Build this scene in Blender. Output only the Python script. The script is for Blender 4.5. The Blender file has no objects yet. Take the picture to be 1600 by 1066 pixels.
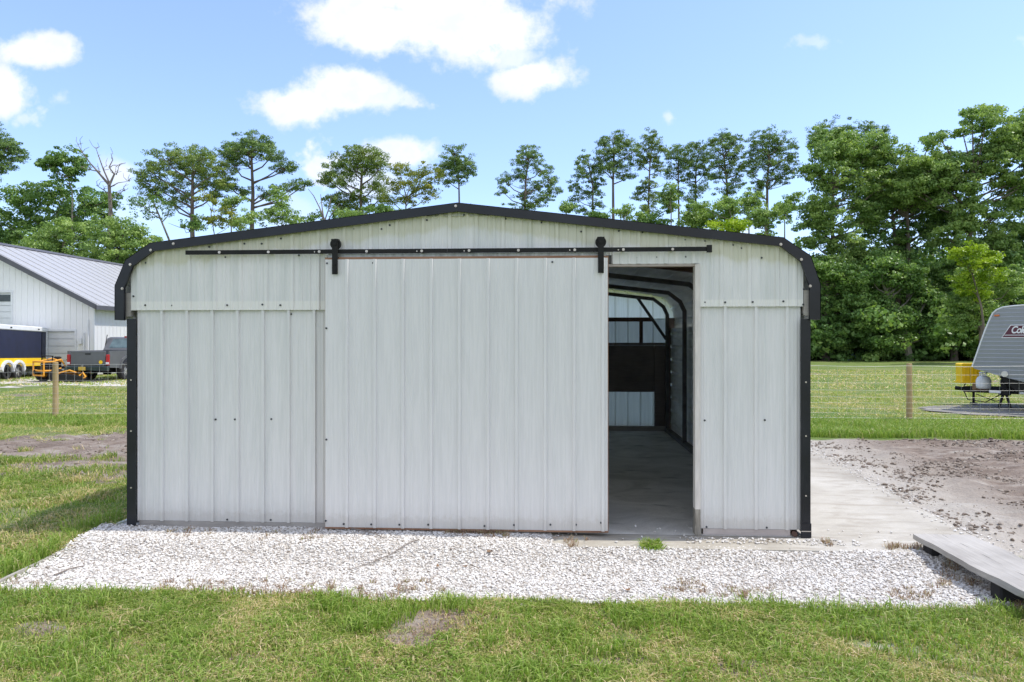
import bpy, math, random
import numpy as np
random.seed(7)
rng = np.random.default_rng(11)
R = math.radians
scene = bpy.context.scene
col = scene.collection

# ------------------------------------------------------------------ camera
TH = R(3.17)
CT, ST = math.cos(TH), math.sin(TH)
CAM = (0.812, -6.062, 1.655)
cd = bpy.data.cameras.new("camera")
cam = bpy.data.objects.new("camera", cd)
col.objects.link(cam)
cam.location = CAM
cam.rotation_euler = (R(90), 0, TH)
cd.sensor_width = 36
cd.lens = 36 * 1100 / 1600
cd.shift_x = -5 / 1600
cd.shift_y = -2 / 1600
cd.clip_start = 0.05
cd.clip_end = 3000
scene.camera = cam

# ------------------------------------------------------------------ light
SUN_EL = R(61.5)
SUN_DIR = (math.cos(SUN_EL) * math.cos(R(5.5)), math.cos(SUN_EL) * math.sin(R(5.5)), math.sin(SUN_EL))
sl = bpy.data.lights.new("sun", 'SUN')
sl.energy = 3.1
sl.angle = R(0.6)
sl.color = (1.0, 0.95, 0.87)
sun = bpy.data.objects.new("sun", sl)
col.objects.link(sun)
import mathutils
sun.rotation_euler = mathutils.Vector(SUN_DIR).to_track_quat('Z', 'Y').to_euler()
sun.location = (20, 0, 30)

scene.view_settings.view_transform = 'Standard'
scene.view_settings.look = 'None'
scene.view_settings.exposure = 0.50
scene.view_settings.gamma = 1.0

world = bpy.data.worlds.new("World")
scene.world = world
world.use_nodes = True
wt = world.node_tree
wt.nodes.clear()


def wn(t, **kw):
    n = wt.nodes.new(t)
    for k, v in kw.items():
        setattr(n, k, v)
    return n


def wmath(op, a, b=None, clamp=False):
    n = wn('ShaderNodeMath', operation=op)
    n.use_clamp = clamp
    for i, s in enumerate((a, b)):
        if s is None:
            continue
        if isinstance(s, (int, float)):
            n.inputs[i].default_value = s
        else:
            wt.links.new(s, n.inputs[i])
    return n.outputs[0]


sky = wn('ShaderNodeTexSky', sky_type='NISHITA')
sky.sun_disc = False
sky.sun_elevation = SUN_EL
sky.sun_rotation = math.atan2(SUN_DIR[0], SUN_DIR[1])
sky.air_density = 1.0
sky.dust_density = 0.6
sky.ozone_density = 1.6
tc = wn('ShaderNodeTexCoord')


def wdot(v):
    n = wn('ShaderNodeVectorMath', operation='DOT_PRODUCT')
    wt.links.new(tc.outputs['Generated'], n.inputs[0])
    n.inputs[1].default_value = v
    return n.outputs['Value']


df = wdot((-ST, CT, 0))
dr = wdot((CT, ST, 0))
du = wdot((0, 0, 1))
dfc = wmath('MAXIMUM', df, 0.05)
ca = wmath('DIVIDE', dr, dfc)
cb = wmath('DIVIDE', du, dfc)
comb = wn('ShaderNodeCombineXYZ')
wt.links.new(ca, comb.inputs[0])
wt.links.new(cb, comb.inputs[1])
nz = wn('ShaderNodeTexNoise')
nz.inputs['Scale'].default_value = 16
nz.inputs['Detail'].default_value = 7
nz.inputs['Roughness'].default_value = 0.6
wt.links.new(comb.outputs[0], nz.inputs['Vector'])
nzo = wmath('MULTIPLY', wmath('SUBTRACT', nz.outputs['Fac'], 0.5), 2.4)
nz2 = wn('ShaderNodeTexNoise')
nz2.inputs['Scale'].default_value = 50
nz2.inputs['Detail'].default_value = 5
wt.links.new(comb.outputs[0], nz2.inputs['Vector'])
nzo2 = wmath('MULTIPLY', wmath('SUBTRACT', nz2.outputs['Fac'], 0.5), 3.4)
# clouds: (u, v, half width, half height, strength) as directions in the sky
CLOUDS = [(590, 42, 110, 50, 1), (690, 38, 120, 60, 1), (765, 50, 95, 62, 1), (560, 25, 80, 44, 1), (670, -20, 200, 60, 1), (800, 90, 46, 30, .7),
          (540, 140, 75, 40, 1), (470, 165, 66, 36, 1), (590, 150, 60, 26, .8), (635, 160, 34, 13, .7),
          (830, 122, 66, 32, 1), (60, 78, 72, 28, 1), (5, 145, 44, 44, 1), (45, 185, 26, 14, .5), (190, 270, 40, 28, .8),
          (500, 262, 34, 42, .8), (625, 240, 64, 26, .9), (560, 285, 70, 30, .7), (1045, 183, 12, 12, .5), (1270, 66, 34, 13, .35),
          (92, 153, 16, 13, .35), (1150, 385, 60, 40, .5), (450, 330, 60, 30, .3), (200, 330, 70, 26, .2),
          (1600, 60, 18, 10, .3), (-260, 60, 120, 50, 1), (1900, 120, 130, 50, 1), (2300, 40, 180, 60, .9)]
acc = None
for (u, v, ru, rv, s) in CLOUDS:
    a0, b0 = (u - 805) / 1100, (531 - v) / 1100
    xa = wmath('MULTIPLY', wmath('SUBTRACT', ca, a0), 1100 / ru)
    xb = wmath('MULTIPLY', wmath('SUBTRACT', cb, b0), 1100 / rv)
    d2 = wmath('ADD', wmath('MULTIPLY', xa, xa), wmath('MULTIPLY', xb, xb))
    d = wmath('ADD', wmath('SQRT', d2), nzo2 if ru < 40 else nzo)
    mr = wn('ShaderNodeMapRange', interpolation_type='SMOOTHSTEP')
    wt.links.new(d, mr.inputs['Value'])
    mr.inputs['From Min'].default_value = 1.2
    mr.inputs['From Max'].default_value = 0.5 if ru > 40 else 0.1
    mr.inputs['To Min'].default_value = 0
    mr.inputs['To Max'].default_value = s
    acc = mr.outputs[0] if acc is None else wmath('MAXIMUM', acc, mr.outputs[0])
front = wmath('GREATER_THAN', df, 0.1)
mask0 = wmath('MULTIPLY', wmath('MULTIPLY', acc, front), 0.97)
# unseen clouds added behind the camera as white fill for the front wall
nb = wn('ShaderNodeTexNoise')
nb.inputs['Scale'].default_value = 2.6
nb.inputs['Detail'].default_value = 7
wt.links.new(tc.outputs['Generated'], nb.inputs['Vector'])
mb_ = wn('ShaderNodeMapRange', interpolation_type='SMOOTHSTEP')
wt.links.new(nb.outputs['Fac'], mb_.inputs['Value'])
mb_.inputs['From Min'].default_value = 0.42
mb_.inputs['From Max'].default_value = 0.52
mf_ = wn('ShaderNodeMapRange', interpolation_type='SMOOTHSTEP')
wt.links.new(df, mf_.inputs['Value'])
mf_.inputs['From Min'].default_value = 0.25
mf_.inputs['From Max'].default_value = -0.1
mask = wmath('MAXIMUM', mask0, wmath('MULTIPLY', mb_.outputs[0], mf_.outputs[0]))
# the blue of this hazy Florida noon: the sky texture lifted a little towards pale blue
tint = wn('ShaderNodeMix', data_type='RGBA', blend_type='MULTIPLY')
tint.inputs['Factor'].default_value = 1
wt.links.new(sky.outputs[0], tint.inputs[6])
tint.inputs[7].default_value = (0.96, 0.985, 1.14, 1)
lift = wn('ShaderNodeMix', data_type='RGBA', blend_type='ADD')
lift.inputs['Factor'].default_value = 1
wt.links.new(tint.outputs[2], lift.inputs[6])
lift.inputs[7].default_value = (0.5, 0.68, 1.25, 1)
cm = wn('ShaderNodeMix', data_type='RGBA')
wt.links.new(mask, cm.inputs['Factor'])
wt.links.new(lift.outputs[2], cm.inputs[6])
cr = wn('ShaderNodeValToRGB')
cr.color_ramp.elements[0].position = 0.35
cr.color_ramp.elements[0].color = (4.6, 4.8, 5.3, 1)
cr.color_ramp.elements[1].position = 0.62
cr.color_ramp.elements[1].color = (5.5, 5.6, 5.85, 1)
wt.links.new(nz.outputs['Fac'], cr.inputs[0])
wt.links.new(cr.outputs[0], cm.inputs[7])
bg = wn('ShaderNodeBackground')
bg.inputs['Strength'].default_value = 0.15
wt.links.new(cm.outputs[2], bg.inputs['Color'])
wo = wn('ShaderNodeOutputWorld')
wt.links.new(bg.outputs[0], wo.inputs['Surface'])


# ------------------------------------------------------------------ measuring helpers (photo survey -> real positions)
def F(u, v, y=0.0):
    """point on the upright plane y=const that was surveyed at (u, v)"""
    a = (u - 805) / 1100
    b = (531 - v) / 1100
    Z = (y - CAM[1]) / (a * ST + CT)
    return (CAM[0] + Z * (a * CT - ST), y, CAM[2] + b * Z)


def PZ(u, v, Z):
    X = (u - 805) / 1100 * Z
    return (CAM[0] + X * CT - Z * ST, CAM[1] + X * ST + Z * CT, CAM[2] + (531 - v) / 1100 * Z)


def G(u, v, z=0.0):
    Z = 1100 * (CAM[2] - z) / (v - 531)
    return PZ(u, v, Z)


# ------------------------------------------------------------------ noise in numpy
_perm = rng.random((256, 256))


def vnoise(x, y):
    x = np.asarray(x, float)
    y = np.asarray(y, float)
    xi = np.floor(x).astype(int)
    yi = np.floor(y).astype(int)
    fx = x - xi
    fy = y - yi
    fx = fx * fx * (3 - 2 * fx)
    fy = fy * fy * (3 - 2 * fy)
    a = _perm[xi % 256, yi % 256]
    b = _perm[(xi + 1) % 256, yi % 256]
    c = _perm[xi % 256, (yi + 1) % 256]
    d = _perm[(xi + 1) % 256, (yi + 1) % 256]
    return (a * (1 - fx) + b * fx) * (1 - fy) + (c * (1 - fx) + d * fx) * fy


def fbm(x, y, s=1.0, o=4):
    t = 0
    amp = 0.5
    tot = 0
    x = np.asarray(x, float) * s
    y = np.asarray(y, float) * s
    for i in range(o):
        t = t + amp * vnoise(x + 17.3 * i, y + 9.1 * i)
        tot += amp
        amp *= 0.5
        x = x * 2.03
        y = y * 2.03
    return t / tot


def sstep(a, b, x):
    t = np.clip((np.asarray(x, float) - a) / (b - a), 0, 1)
    return t * t * (3 - 2 * t)


# ------------------------------------------------------------------ mesh helpers
def tag(o, label=None, cat=None, group=None, kind=None):
    if label:
        o['label'] = label
    if cat:
        o['category'] = cat
    if group:
        o['group'] = group
    if kind:
        o['kind'] = kind
    return o


def empty(name, loc=(0, 0, 0), rz=0):
    o = bpy.data.objects.new(name, None)
    o.empty_display_size = 0.2
    col.objects.link(o)
    o.location = loc
    o.rotation_euler = (0, 0, rz)
    return o


def np_obj(name, V, Fc, mat, parent=None, tone=None, smooth=False):
    """V (n,3), Fc (m,k)"""
    me = bpy.data.meshes.new(name)
    V = np.asarray(V, np.float32)
    Fc = np.asarray(Fc, np.int32)
    m, k = Fc.shape
    me.vertices.add(len(V))
    me.vertices.foreach_set('co', V.ravel())
    me.loops.add(m * k)
    me.loops.foreach_set('vertex_index', Fc.ravel())
    me.polygons.add(m)
    me.polygons.foreach_set('loop_start', np.arange(0, m * k, k, dtype=np.int32))
    me.polygons.foreach_set('use_smooth', np.full(m, smooth, dtype=bool))
    if tone is not None:
        at = me.attributes.new('tone', 'FLOAT', 'POINT')
        at.data.foreach_set('value', np.asarray(tone, np.float32))
    me.update(calc_edges=True)
    me.validate()
    o = bpy.data.objects.new(name, me)
    if mat:
        me.materials.append(mat)
    col.objects.link(o)
    if parent:
        o.parent = parent
    return o


class MB:
    def __init__(s):
        s.v = []
        s.f = []
        s.m = []

    def add(s, vs, fs, mi=0):
        b = len(s.v)
        s.v += [tuple(p) for p in vs]
        s.f += [tuple(b + i for i in f) for f in fs]
        s.m += [mi] * len(fs)
        return s

    def box(s, x0, x1, y0, y1, z0, z1, mi=0):
        vs = [(x0, y0, z0), (x1, y0, z0), (x1, y1, z0), (x0, y1, z0), (x0, y0, z1), (x1, y0, z1), (x1, y1, z1), (x0, y1, z1)]
        return s.add(vs, [(0, 3, 2, 1), (4, 5, 6, 7), (0, 1, 5, 4), (1, 2, 6, 5), (2, 3, 7, 6), (3, 0, 4, 7)], mi)

    def cbox(s, x0, x1, y0, y1, z0, z1, c=0.02, mi=0):
        """box with chamfered edges on all sides"""
        V = []
        for z, k in ((z0, c), (z0 + c, 0), (z1 - c, 0), (z1, c)):
            X0, X1, Y0, Y1 = x0 + k, x1 - k, y0 + k, y1 - k
            V += [(X0 + c, Y0, z), (X1 - c, Y0, z), (X1, Y0 + c, z), (X1, Y1 - c, z), (X1 - c, Y1, z), (X0 + c, Y1, z), (X0, Y1 - c, z), (X0, Y0 + c, z)]
        fs = [tuple(range(7, -1, -1)), tuple(range(24, 32))]
        for r in range(3):
            for i in range(8):
                j = (i + 1) % 8
                fs.append((r * 8 + i, r * 8 + j, r * 8 + 8 + j, r * 8 + 8 + i))
        return s.add(V, fs, mi)

    def tube(s, pts, r, n=6, mi=0, cap=True):
        pts = [np.array(p, float) for p in pts]
        rs = r if isinstance(r, (list, tuple)) else [r] * len(pts)
        V = []
        up = np.array([0, 0, 1.0])
        d0 = pts[-1] - pts[0]
        if abs(d0[2]) > 0.9 * np.linalg.norm(d0):
            up = np.array([1.0, 0, 0])
        for i, p in enumerate(pts):
            a = pts[max(i - 1, 0)]
            b = pts[min(i + 1, len(pts) - 1)]
            d = b - a
            d = d / (np.linalg.norm(d) + 1e-9)
            e = np.cross(d, up)
            e = e / (np.linalg.norm(e) + 1e-9)
            g = np.cross(e, d)
            for k in range(n):
                t = 2 * math.pi * k / n
                V.append(p + rs[i] * (math.cos(t) * e + math.sin(t) * g))
        fs = []
        for i in range(len(pts) - 1):
            for k in range(n):
                j = (k + 1) % n
                fs.append((i * n + k, i * n + j, (i + 1) * n + j, (i + 1) * n + k))
        if cap:
            fs.append(tuple(range(n - 1, -1, -1)))
            fs.append(tuple(range((len(pts) - 1) * n, len(pts) * n)))
        return s.add(V, fs, mi)

    def sqtube(s, pts, w, d, mi=0):
        """rectangular bar along points lying in a plane y=const (w in plane, d in y)"""
        pts = [np.array(p, float) for p in pts]
        V = []
        n = len(pts)
        for i, p in enumerate(pts):
            a = pts[max(i - 1, 0)]
            b = pts[min(i + 1, n - 1)]
            t = b - a
            t = t / (np.linalg.norm(t) + 1e-9)
            nn = np.array([-t[2], 0, t[0]])
            for q, k in ((-1, -1), (1, -1), (1, 1), (-1, 1)):
                V.append(p + nn * w / 2 * q + np.array([0, d / 2 * k, 0]))
        fs = [(0, 1, 2, 3), tuple((n - 1) * 4 + k for k in (3, 2, 1, 0))]
        for i in range(n - 1):
            for k in range(4):
                j = (k + 1) % 4
                fs.append((i * 4 + k, i * 4 + 4 + k, i * 4 + 4 + j, i * 4 + j))
        return s.add(V, fs, mi)

    def disc(s, c, r, axis, t, n=12, mi=0):
        """cylinder centred at c along axis with thickness t"""
        c = np.array(c, float)
        a = np.zeros(3)
        a['xyz'.index(axis)] = t / 2
        return s.tube([c - a, c + a], r, n, mi)

    def prism(s, poly, axis, a, b, mi=0):
        """poly: 2-D points; axis the extrusion axis; a,b its range"""
        def mk(p, t):
            if axis == 'y':
                return (p[0], t, p[1])
            if axis == 'x':
                return (t, p[0], p[1])
            return (p[0], p[1], t)
        n = len(poly)
        V = [mk(p, a) for p in poly] + [mk(p, b) for p in poly]
        fs = [tuple(range(n)), tuple(range(2 * n - 1, n - 1, -1))]
        for i in range(n):
            j = (i + 1) % n
            fs.append((j, i, n + i, n + j))
        return s.add(V, fs, mi)

    def build(s, name, mats, parent=None, smooth=False, bevel=0):
        me = bpy.data.meshes.new(name)
        me.from_pydata([tuple(map(float, p)) for p in s.v], [], s.f)
        for m in (mats if isinstance(mats, (list, tuple)) else [mats]):
            me.materials.append(m)
        me.polygons.foreach_set('material_index', s.m)
        if smooth:
            me.polygons.foreach_set('use_smooth', [True] * len(me.polygons))
        import bmesh
        b = bmesh.new()
        b.from_mesh(me)
        bmesh.ops.recalc_face_normals(b, faces=b.faces)
        if bevel:
            bmesh.ops.bevel(b, geom=list(b.edges), offset=bevel, segments=1, affect='EDGES', clamp_overlap=True)
        b.to_mesh(me)
        b.free()
        me.update()
        o = bpy.data.objects.new(name, me)
        col.objects.link(o)
        if parent:
            o.parent = parent
        return o


# ------------------------------------------------------------------ materials
def new_mat(name):
    m = bpy.data.materials.new(name)
    m.use_nodes = True
    nt = m.node_tree
    b = nt.nodes['Principled BSDF']
    return m, nt, b


def ramp(nt, fac, stops):
    r = nt.nodes.new('ShaderNodeValToRGB')
    el = r.color_ramp.elements
    while len(el) > 1:
        el.remove(el[-1])
    el[0].position = stops[0][0]
    el[0].color = (*stops[0][1], 1)
    for p, c in stops[1:]:
        e = el.new(p)
        e.color = (*c, 1)
    nt.links.new(fac, r.inputs[0])
    return r.outputs[0]


def noise(nt, scale, detail=5, rough=0.55, vec=None, dist=0):
    n = nt.nodes.new('ShaderNodeTexNoise')
    n.inputs['Scale'].default_value = scale
    n.inputs['Detail'].default_value = detail
    n.inputs['Roughness'].default_value = rough
    n.inputs['Distortion'].default_value = dist
    if vec is not None:
        nt.links.new(vec, n.inputs['Vector'])
    return n.outputs['Fac']


def objco(nt, scale=(1, 1, 1)):
    t = nt.nodes.new('ShaderNodeTexCoord')
    mp = nt.nodes.new('ShaderNodeMapping')
    mp.inputs['Scale'].default_value = scale
    nt.links.new(t.outputs['Object'], mp.inputs['Vector'])
    return mp.outputs[0]


def mixc(nt, fac, a, b, blend='MIX'):
    m = nt.nodes.new('ShaderNodeMix')
    m.data_type = 'RGBA'
    m.blend_type = blend
    for i, s in ((0, fac), (6, a), (7, b)):
        if isinstance(s, (int, float)):
            m.inputs[i].default_value = s
        elif isinstance(s, tuple):
            m.inputs[i].default_value = (*s, 1)
        else:
            nt.links.new(s, m.inputs[i])
    return m.outputs[2]


def bump(nt, b, h, strength=0.3, dist=0.01):
    n = nt.nodes.new('ShaderNodeBump')
    n.inputs['Strength'].default_value = strength
    n.inputs['Distance'].default_value = dist
    nt.links.new(h, n.inputs['Height'])
    nt.links.new(n.outputs[0], b.inputs['Normal'])


def simple(name, c, rough=0.5, metal=0.0, var=0.12, vs=3.0, bmp=0.0, bs=60, stretch=(1, 1, 1), spec=0.5, c2=None):
    m, nt, b = new_mat(name)
    co = objco(nt, stretch)
    f = noise(nt, vs, 6, 0.6, co)
    lo = tuple(max(0, x * (1 - var)) for x in c)
    hi = c2 if c2 else tuple(min(1, x * (1 + var)) for x in c)
    nt.links.new(ramp(nt, f, [(0.3, lo), (0.7, hi)]), b.inputs['Base Color'])
    b.inputs['Roughness'].default_value = rough
    b.inputs['Metallic'].default_value = metal
    b.inputs['Specular IOR Level'].default_value = spec
    if bmp:
        bump(nt, b, noise(nt, bs, 4, 0.6, co), bmp, 0.01)
    return m


def siding_mat(name, base, streak, trans=0.0, dirty=0.5, rough=0.42):
    """painted steel: vertical weather streaks, faint pencil ribs, mildew in patches"""
    m, nt, b = new_mat(name)
    co = objco(nt)
    cs = objco(nt, (1, 1, 0.05))
    s1 = noise(nt, 9, 5, 0.65, cs)
    s2 = noise(nt, 1.3, 4, 0.55, co)
    s3 = noise(nt, 55, 3, 0.6, cs)
    spl = noise(nt, 22, 6, 0.75, co)
    c = ramp(nt, s1, [(0.3, streak), (0.55, base)])
    f = ramp(nt, s2, [(0.42, (0, 0, 0)), (0.7, (dirty,) * 3)])
    c = mixc(nt, f, c, streak)
    c = mixc(nt, 0.10, c, ramp(nt, s3, [(0.4, (0.3, 0.33, 0.33)), (0.6, (0.9, 0.9, 0.9))]), 'MULTIPLY')
    # soil splashed on the lowest hand's breadth of the sheet
    sz = nt.nodes.new('ShaderNodeSeparateXYZ')
    nt.links.new(co, sz.inputs[0])
    ma = nt.nodes.new('ShaderNodeMath')
    ma.operation = 'MULTIPLY_ADD'
    nt.links.new(spl, ma.inputs[0])
    ma.inputs[1].default_value = -0.22
    nt.links.new(sz.outputs[2], ma.inputs[2])
    c = mixc(nt, ramp(nt, ma.outputs[0], [(0.0, (0.34,) * 3), (0.05, (0.10,) * 3), (0.16, (0.0,) * 3)]), c, (0.42, 0.37, 0.31))
    nt.links.new(c, b.inputs['Base Color'])
    b.inputs['Roughness'].default_value = rough
    sx = nt.nodes.new('ShaderNodeSeparateXYZ')
    nt.links.new(co, sx.inputs[0])
    w = nt.nodes.new('ShaderNodeMath')
    w.operation = 'MULTIPLY'
    nt.links.new(sx.outputs[0], w.inputs[0])
    w.inputs[1].default_value = 2 * math.pi / 0.0254
    w2 = nt.nodes.new('ShaderNodeMath')
    w2.operation = 'SINE'
    nt.links.new(w.outputs[0], w2.inputs[0])
    w3 = nt.nodes.new('ShaderNodeMath')
    w3.operation = 'MULTIPLY_ADD'
    nt.links.new(noise(nt, 2.2, 3, 0.5, co), w3.inputs[0])
    w3.inputs[1].default_value = 2.0
    nt.links.new(w2.outputs[0], w3.inputs[2])
    bump(nt, b, w3.outputs[0], 0.35, 0.0012)
    if trans:
        out = nt.nodes['Material Output']
        t = nt.nodes.new('ShaderNodeBsdfTranslucent')
        nt.links.new(c, t.inputs['Color'])
        mx = nt.nodes.new('ShaderNodeMixShader')
        mx.inputs[0].default_value = trans
        nt.links.new(b.outputs[0], mx.inputs[1])
        nt.links.new(t.outputs[0], mx.inputs[2])
        nt.links.new(mx.outputs[0], out.inputs['Surface'])
    return m


def foliage_mat(name, stops, rough=0.5, trans=0.3):
    m, nt, b = new_mat(name)
    at = nt.nodes.new('ShaderNodeAttribute')
    at.attribute_name = 'tone'
    c = ramp(nt, at.outputs['Fac'], stops)
    nt.links.new(c, b.inputs['Base Color'])
    b.inputs['Roughness'].default_value = rough
    b.inputs['Specular IOR Level'].default_value = 0.35
    out = nt.nodes['Material Output']
    t = nt.nodes.new('ShaderNodeBsdfTranslucent')
    nt.links.new(mixc(nt, 1.0, c, (1.25, 1.3, 0.7), 'MULTIPLY'), t.inputs['Color'])
    mx = nt.nodes.new('ShaderNodeMixShader')
    mx.inputs[0].default_value = trans
    nt.links.new(b.outputs[0], mx.inputs[1])
    nt.links.new(t.outputs[0], mx.inputs[2])
    nt.links.new(mx.outputs[0], out.inputs['Surface'])
    return m


def wood_mat(name, lo, hi, stretch=(30, 2, 30), bmp=0.4):
    m, nt, b = new_mat(name)
    co = objco(nt, stretch)
    f = noise(nt, 2.0, 7, 0.65, co, 0.6)
    g = noise(nt, 1.0, 4, 0.6, objco(nt, (2, 2, 2)))
    c = mixc(nt, 0.5, ramp(nt, f, [(0.3, lo), (0.7, hi)]), ramp(nt, g, [(0.35, lo), (0.65, hi)]))
    nt.links.new(c, b.inputs['Base Color'])
    b.inputs['Roughness'].default_value = 0.85
    bump(nt, b, f, bmp, 0.004)
    return m


M = {}
M['siding'] = siding_mat('siding_lower', (0.78, 0.775, 0.77), (0.69, 0.70, 0.69), dirty=0.35)
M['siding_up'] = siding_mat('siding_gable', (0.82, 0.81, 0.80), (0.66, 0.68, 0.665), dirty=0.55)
M['siding_door'] = siding_mat('siding_door', (0.76, 0.755, 0.755), (0.735, 0.735, 0.735), dirty=0.2)
M['fibre'] = siding_mat('back_gable_panel', (0.92, 0.90, 0.85), (0.84, 0.82, 0.74), trans=0.9)  # translucency added to the back gable sheet so skylight brightens it
M['fibre2'] = siding_mat('back_window_panel', (0.7, 0.72, 0.7), (0.58, 0.6, 0.58), trans=0.4)  # ribbed back sheets, no window; made translucent to look brighter from inside
M['inner'] = simple('galvanised_inner', (0.74, 0.74, 0.72), 0.5, 0.0, 0.25, 4, stretch=(1, .3, 1))
M['black'] = simple('black_trim', (0.010, 0.0115, 0.017), 0.36, 0, 0.5, 2.5, 0.12, 12, spec=.45)
M['iron'] = simple('black_iron', (0.01, 0.01, 0.01), 0.6, 0, 0.4, 8, 0.1, spec=.3)
M['bolt'] = simple('bolt_metal', (0.6, 0.55, 0.5), 0.4, 0.6, 0.2)
M['screw'] = simple('screw_rubber', (0.05, 0.055, 0.065), 0.6, 0, 0.2)
M['galv'] = simple('galvanised_strip', (0.38, 0.39, 0.38), 0.45, 0.5, 0.35, 14, stretch=(2, 1, 1))
M['steel'] = simple('frame_tube', (0.11, 0.105, 0.105), 0.5, 0.0, 0.4, 5)
M['rust'] = simple('brown_primer', (0.11, 0.06, 0.045), 0.7, 0, 0.4, 6)
M['board_brown'] = wood_mat('dark_boards', (0.12, 0.10, 0.09), (0.24, 0.20, 0.18), (2, 30, 30))
M['wood_red'] = wood_mat('red_brown_wood', (0.2, 0.09, 0.05), (0.42, 0.25, 0.16), (2, 30, 30))
M['wood_grey'] = wood_mat('weathered_wood', (0.25, 0.235, 0.215), (0.46, 0.44, 0.41), (26, 1.5, 26), 0.6)
M['wood_base'] = wood_mat('base_board_wood', (0.28, 0.26, 0.24), (0.48, 0.45, 0.42), (2, 30, 30))
M['wood_pink'] = wood_mat('pinkish_base_board', (0.4, 0.34, 0.32), (0.6, 0.54, 0.5), (2, 30, 30))
M['wood_post'] = wood_mat('fence_post_wood', (0.28, 0.19, 0.09), (0.5, 0.38, 0.2), (20, 20, 2))
M['paint_wood'] = simple('painted_jamb', (0.68, 0.64, 0.6), 0.7, 0, 0.12, 7, 0.25, 40, (6, 6, 1))
M['rotten'] = wood_mat('rotten_wood', (0.09, 0.08, 0.06), (0.5, 0.46, 0.4), (25, 25, 3), 1.0)
M['white'] = simple('white_paint', (0.74, 0.76, 0.78), 0.45, 0, 0.05, 3)
M['wire'] = simple('fence_wire', (0.5, 0.5, 0.47), 0.5, 0.3, 0.2)
M['rubber'] = simple('tyre_rubber', (0.02, 0.02, 0.021), 0.85, 0, 0.3, 8)
M['chrome'] = simple('wheel_metal', (0.6, 0.6, 0.6), 0.3, 0.8, 0.1)
M['truck'] = simple('grey_car_paint', (0.13, 0.135, 0.145), 0.3, 0.2, 0.1, 2)
M['glass'] = simple('dark_window', (0.03, 0.045, 0.05), 0.08, 0, 0.5, 2)
M['glass_lt'] = simple('cab_glass', (0.12, 0.17, 0.18), 0.08, 0, 0.4, 2)
M['red'] = simple('red_lens', (0.42, 0.015, 0.02), 0.2)
M['navy'] = simple('navy_panel', (0.008, 0.012, 0.045), 0.28, 0, 0.35, 3)
M['yellow'] = simple('mower_yellow', (0.72, 0.33, 0.03), 0.4, 0, 0.1)
M['yellow2'] = simple('crate_yellow', (0.95, 0.60, 0.01), 0.45, 0, 0.08)
M['roof_grey'] = siding_mat('barn_roof', (0.42, 0.42, 0.425), (0.37, 0.37, 0.375), dirty=0.3)
# mildew under the roof edge and a cleaner lap band on the gable sheets
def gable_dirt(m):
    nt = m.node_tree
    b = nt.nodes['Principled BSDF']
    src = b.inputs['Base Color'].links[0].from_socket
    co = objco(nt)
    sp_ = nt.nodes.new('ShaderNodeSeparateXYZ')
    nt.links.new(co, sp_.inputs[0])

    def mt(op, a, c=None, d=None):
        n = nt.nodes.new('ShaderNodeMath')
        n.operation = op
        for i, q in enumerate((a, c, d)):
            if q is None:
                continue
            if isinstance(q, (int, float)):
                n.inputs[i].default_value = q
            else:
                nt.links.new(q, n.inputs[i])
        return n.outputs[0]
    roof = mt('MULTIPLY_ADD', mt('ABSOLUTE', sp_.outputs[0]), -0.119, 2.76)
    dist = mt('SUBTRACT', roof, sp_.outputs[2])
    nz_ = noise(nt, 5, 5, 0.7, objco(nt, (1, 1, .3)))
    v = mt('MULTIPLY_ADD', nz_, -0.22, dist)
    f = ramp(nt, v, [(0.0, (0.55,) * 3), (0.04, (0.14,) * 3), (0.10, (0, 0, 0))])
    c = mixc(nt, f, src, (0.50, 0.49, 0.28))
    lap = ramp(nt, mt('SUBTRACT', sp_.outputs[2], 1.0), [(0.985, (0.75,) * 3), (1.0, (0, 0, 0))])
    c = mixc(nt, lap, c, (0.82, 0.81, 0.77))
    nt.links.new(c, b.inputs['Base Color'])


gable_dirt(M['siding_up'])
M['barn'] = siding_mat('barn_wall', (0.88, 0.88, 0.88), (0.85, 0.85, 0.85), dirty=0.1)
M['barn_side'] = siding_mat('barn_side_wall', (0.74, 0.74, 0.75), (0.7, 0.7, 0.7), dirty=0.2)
M['dkgrey'] = simple('dark_grey_trim', (0.10, 0.10, 0.115), 0.5)
M['camper'] = simple('camper_skin', (0.29, 0.31, 0.345), 0.35, 0.15, 0.06, 1.5)
M['maroon'] = simple('maroon_decal', (0.09, 0.012, 0.03), 0.4, 0, 0.1)
M['amber'] = simple('amber_lens', (0.6, 0.16, 0.03), 0.3)
M['plate'] = simple('plate_yellow', (0.6, 0.42, 0.06), 0.5)
M['brownbox'] = simple('wood_box', (0.22, 0.13, 0.07), 0.8, 0, 0.4, 9)
M['tarp'] = simple('blue_grey_tarp', (0.22, 0.34, 0.38), 0.5, 0, 0.3, 5)


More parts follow.
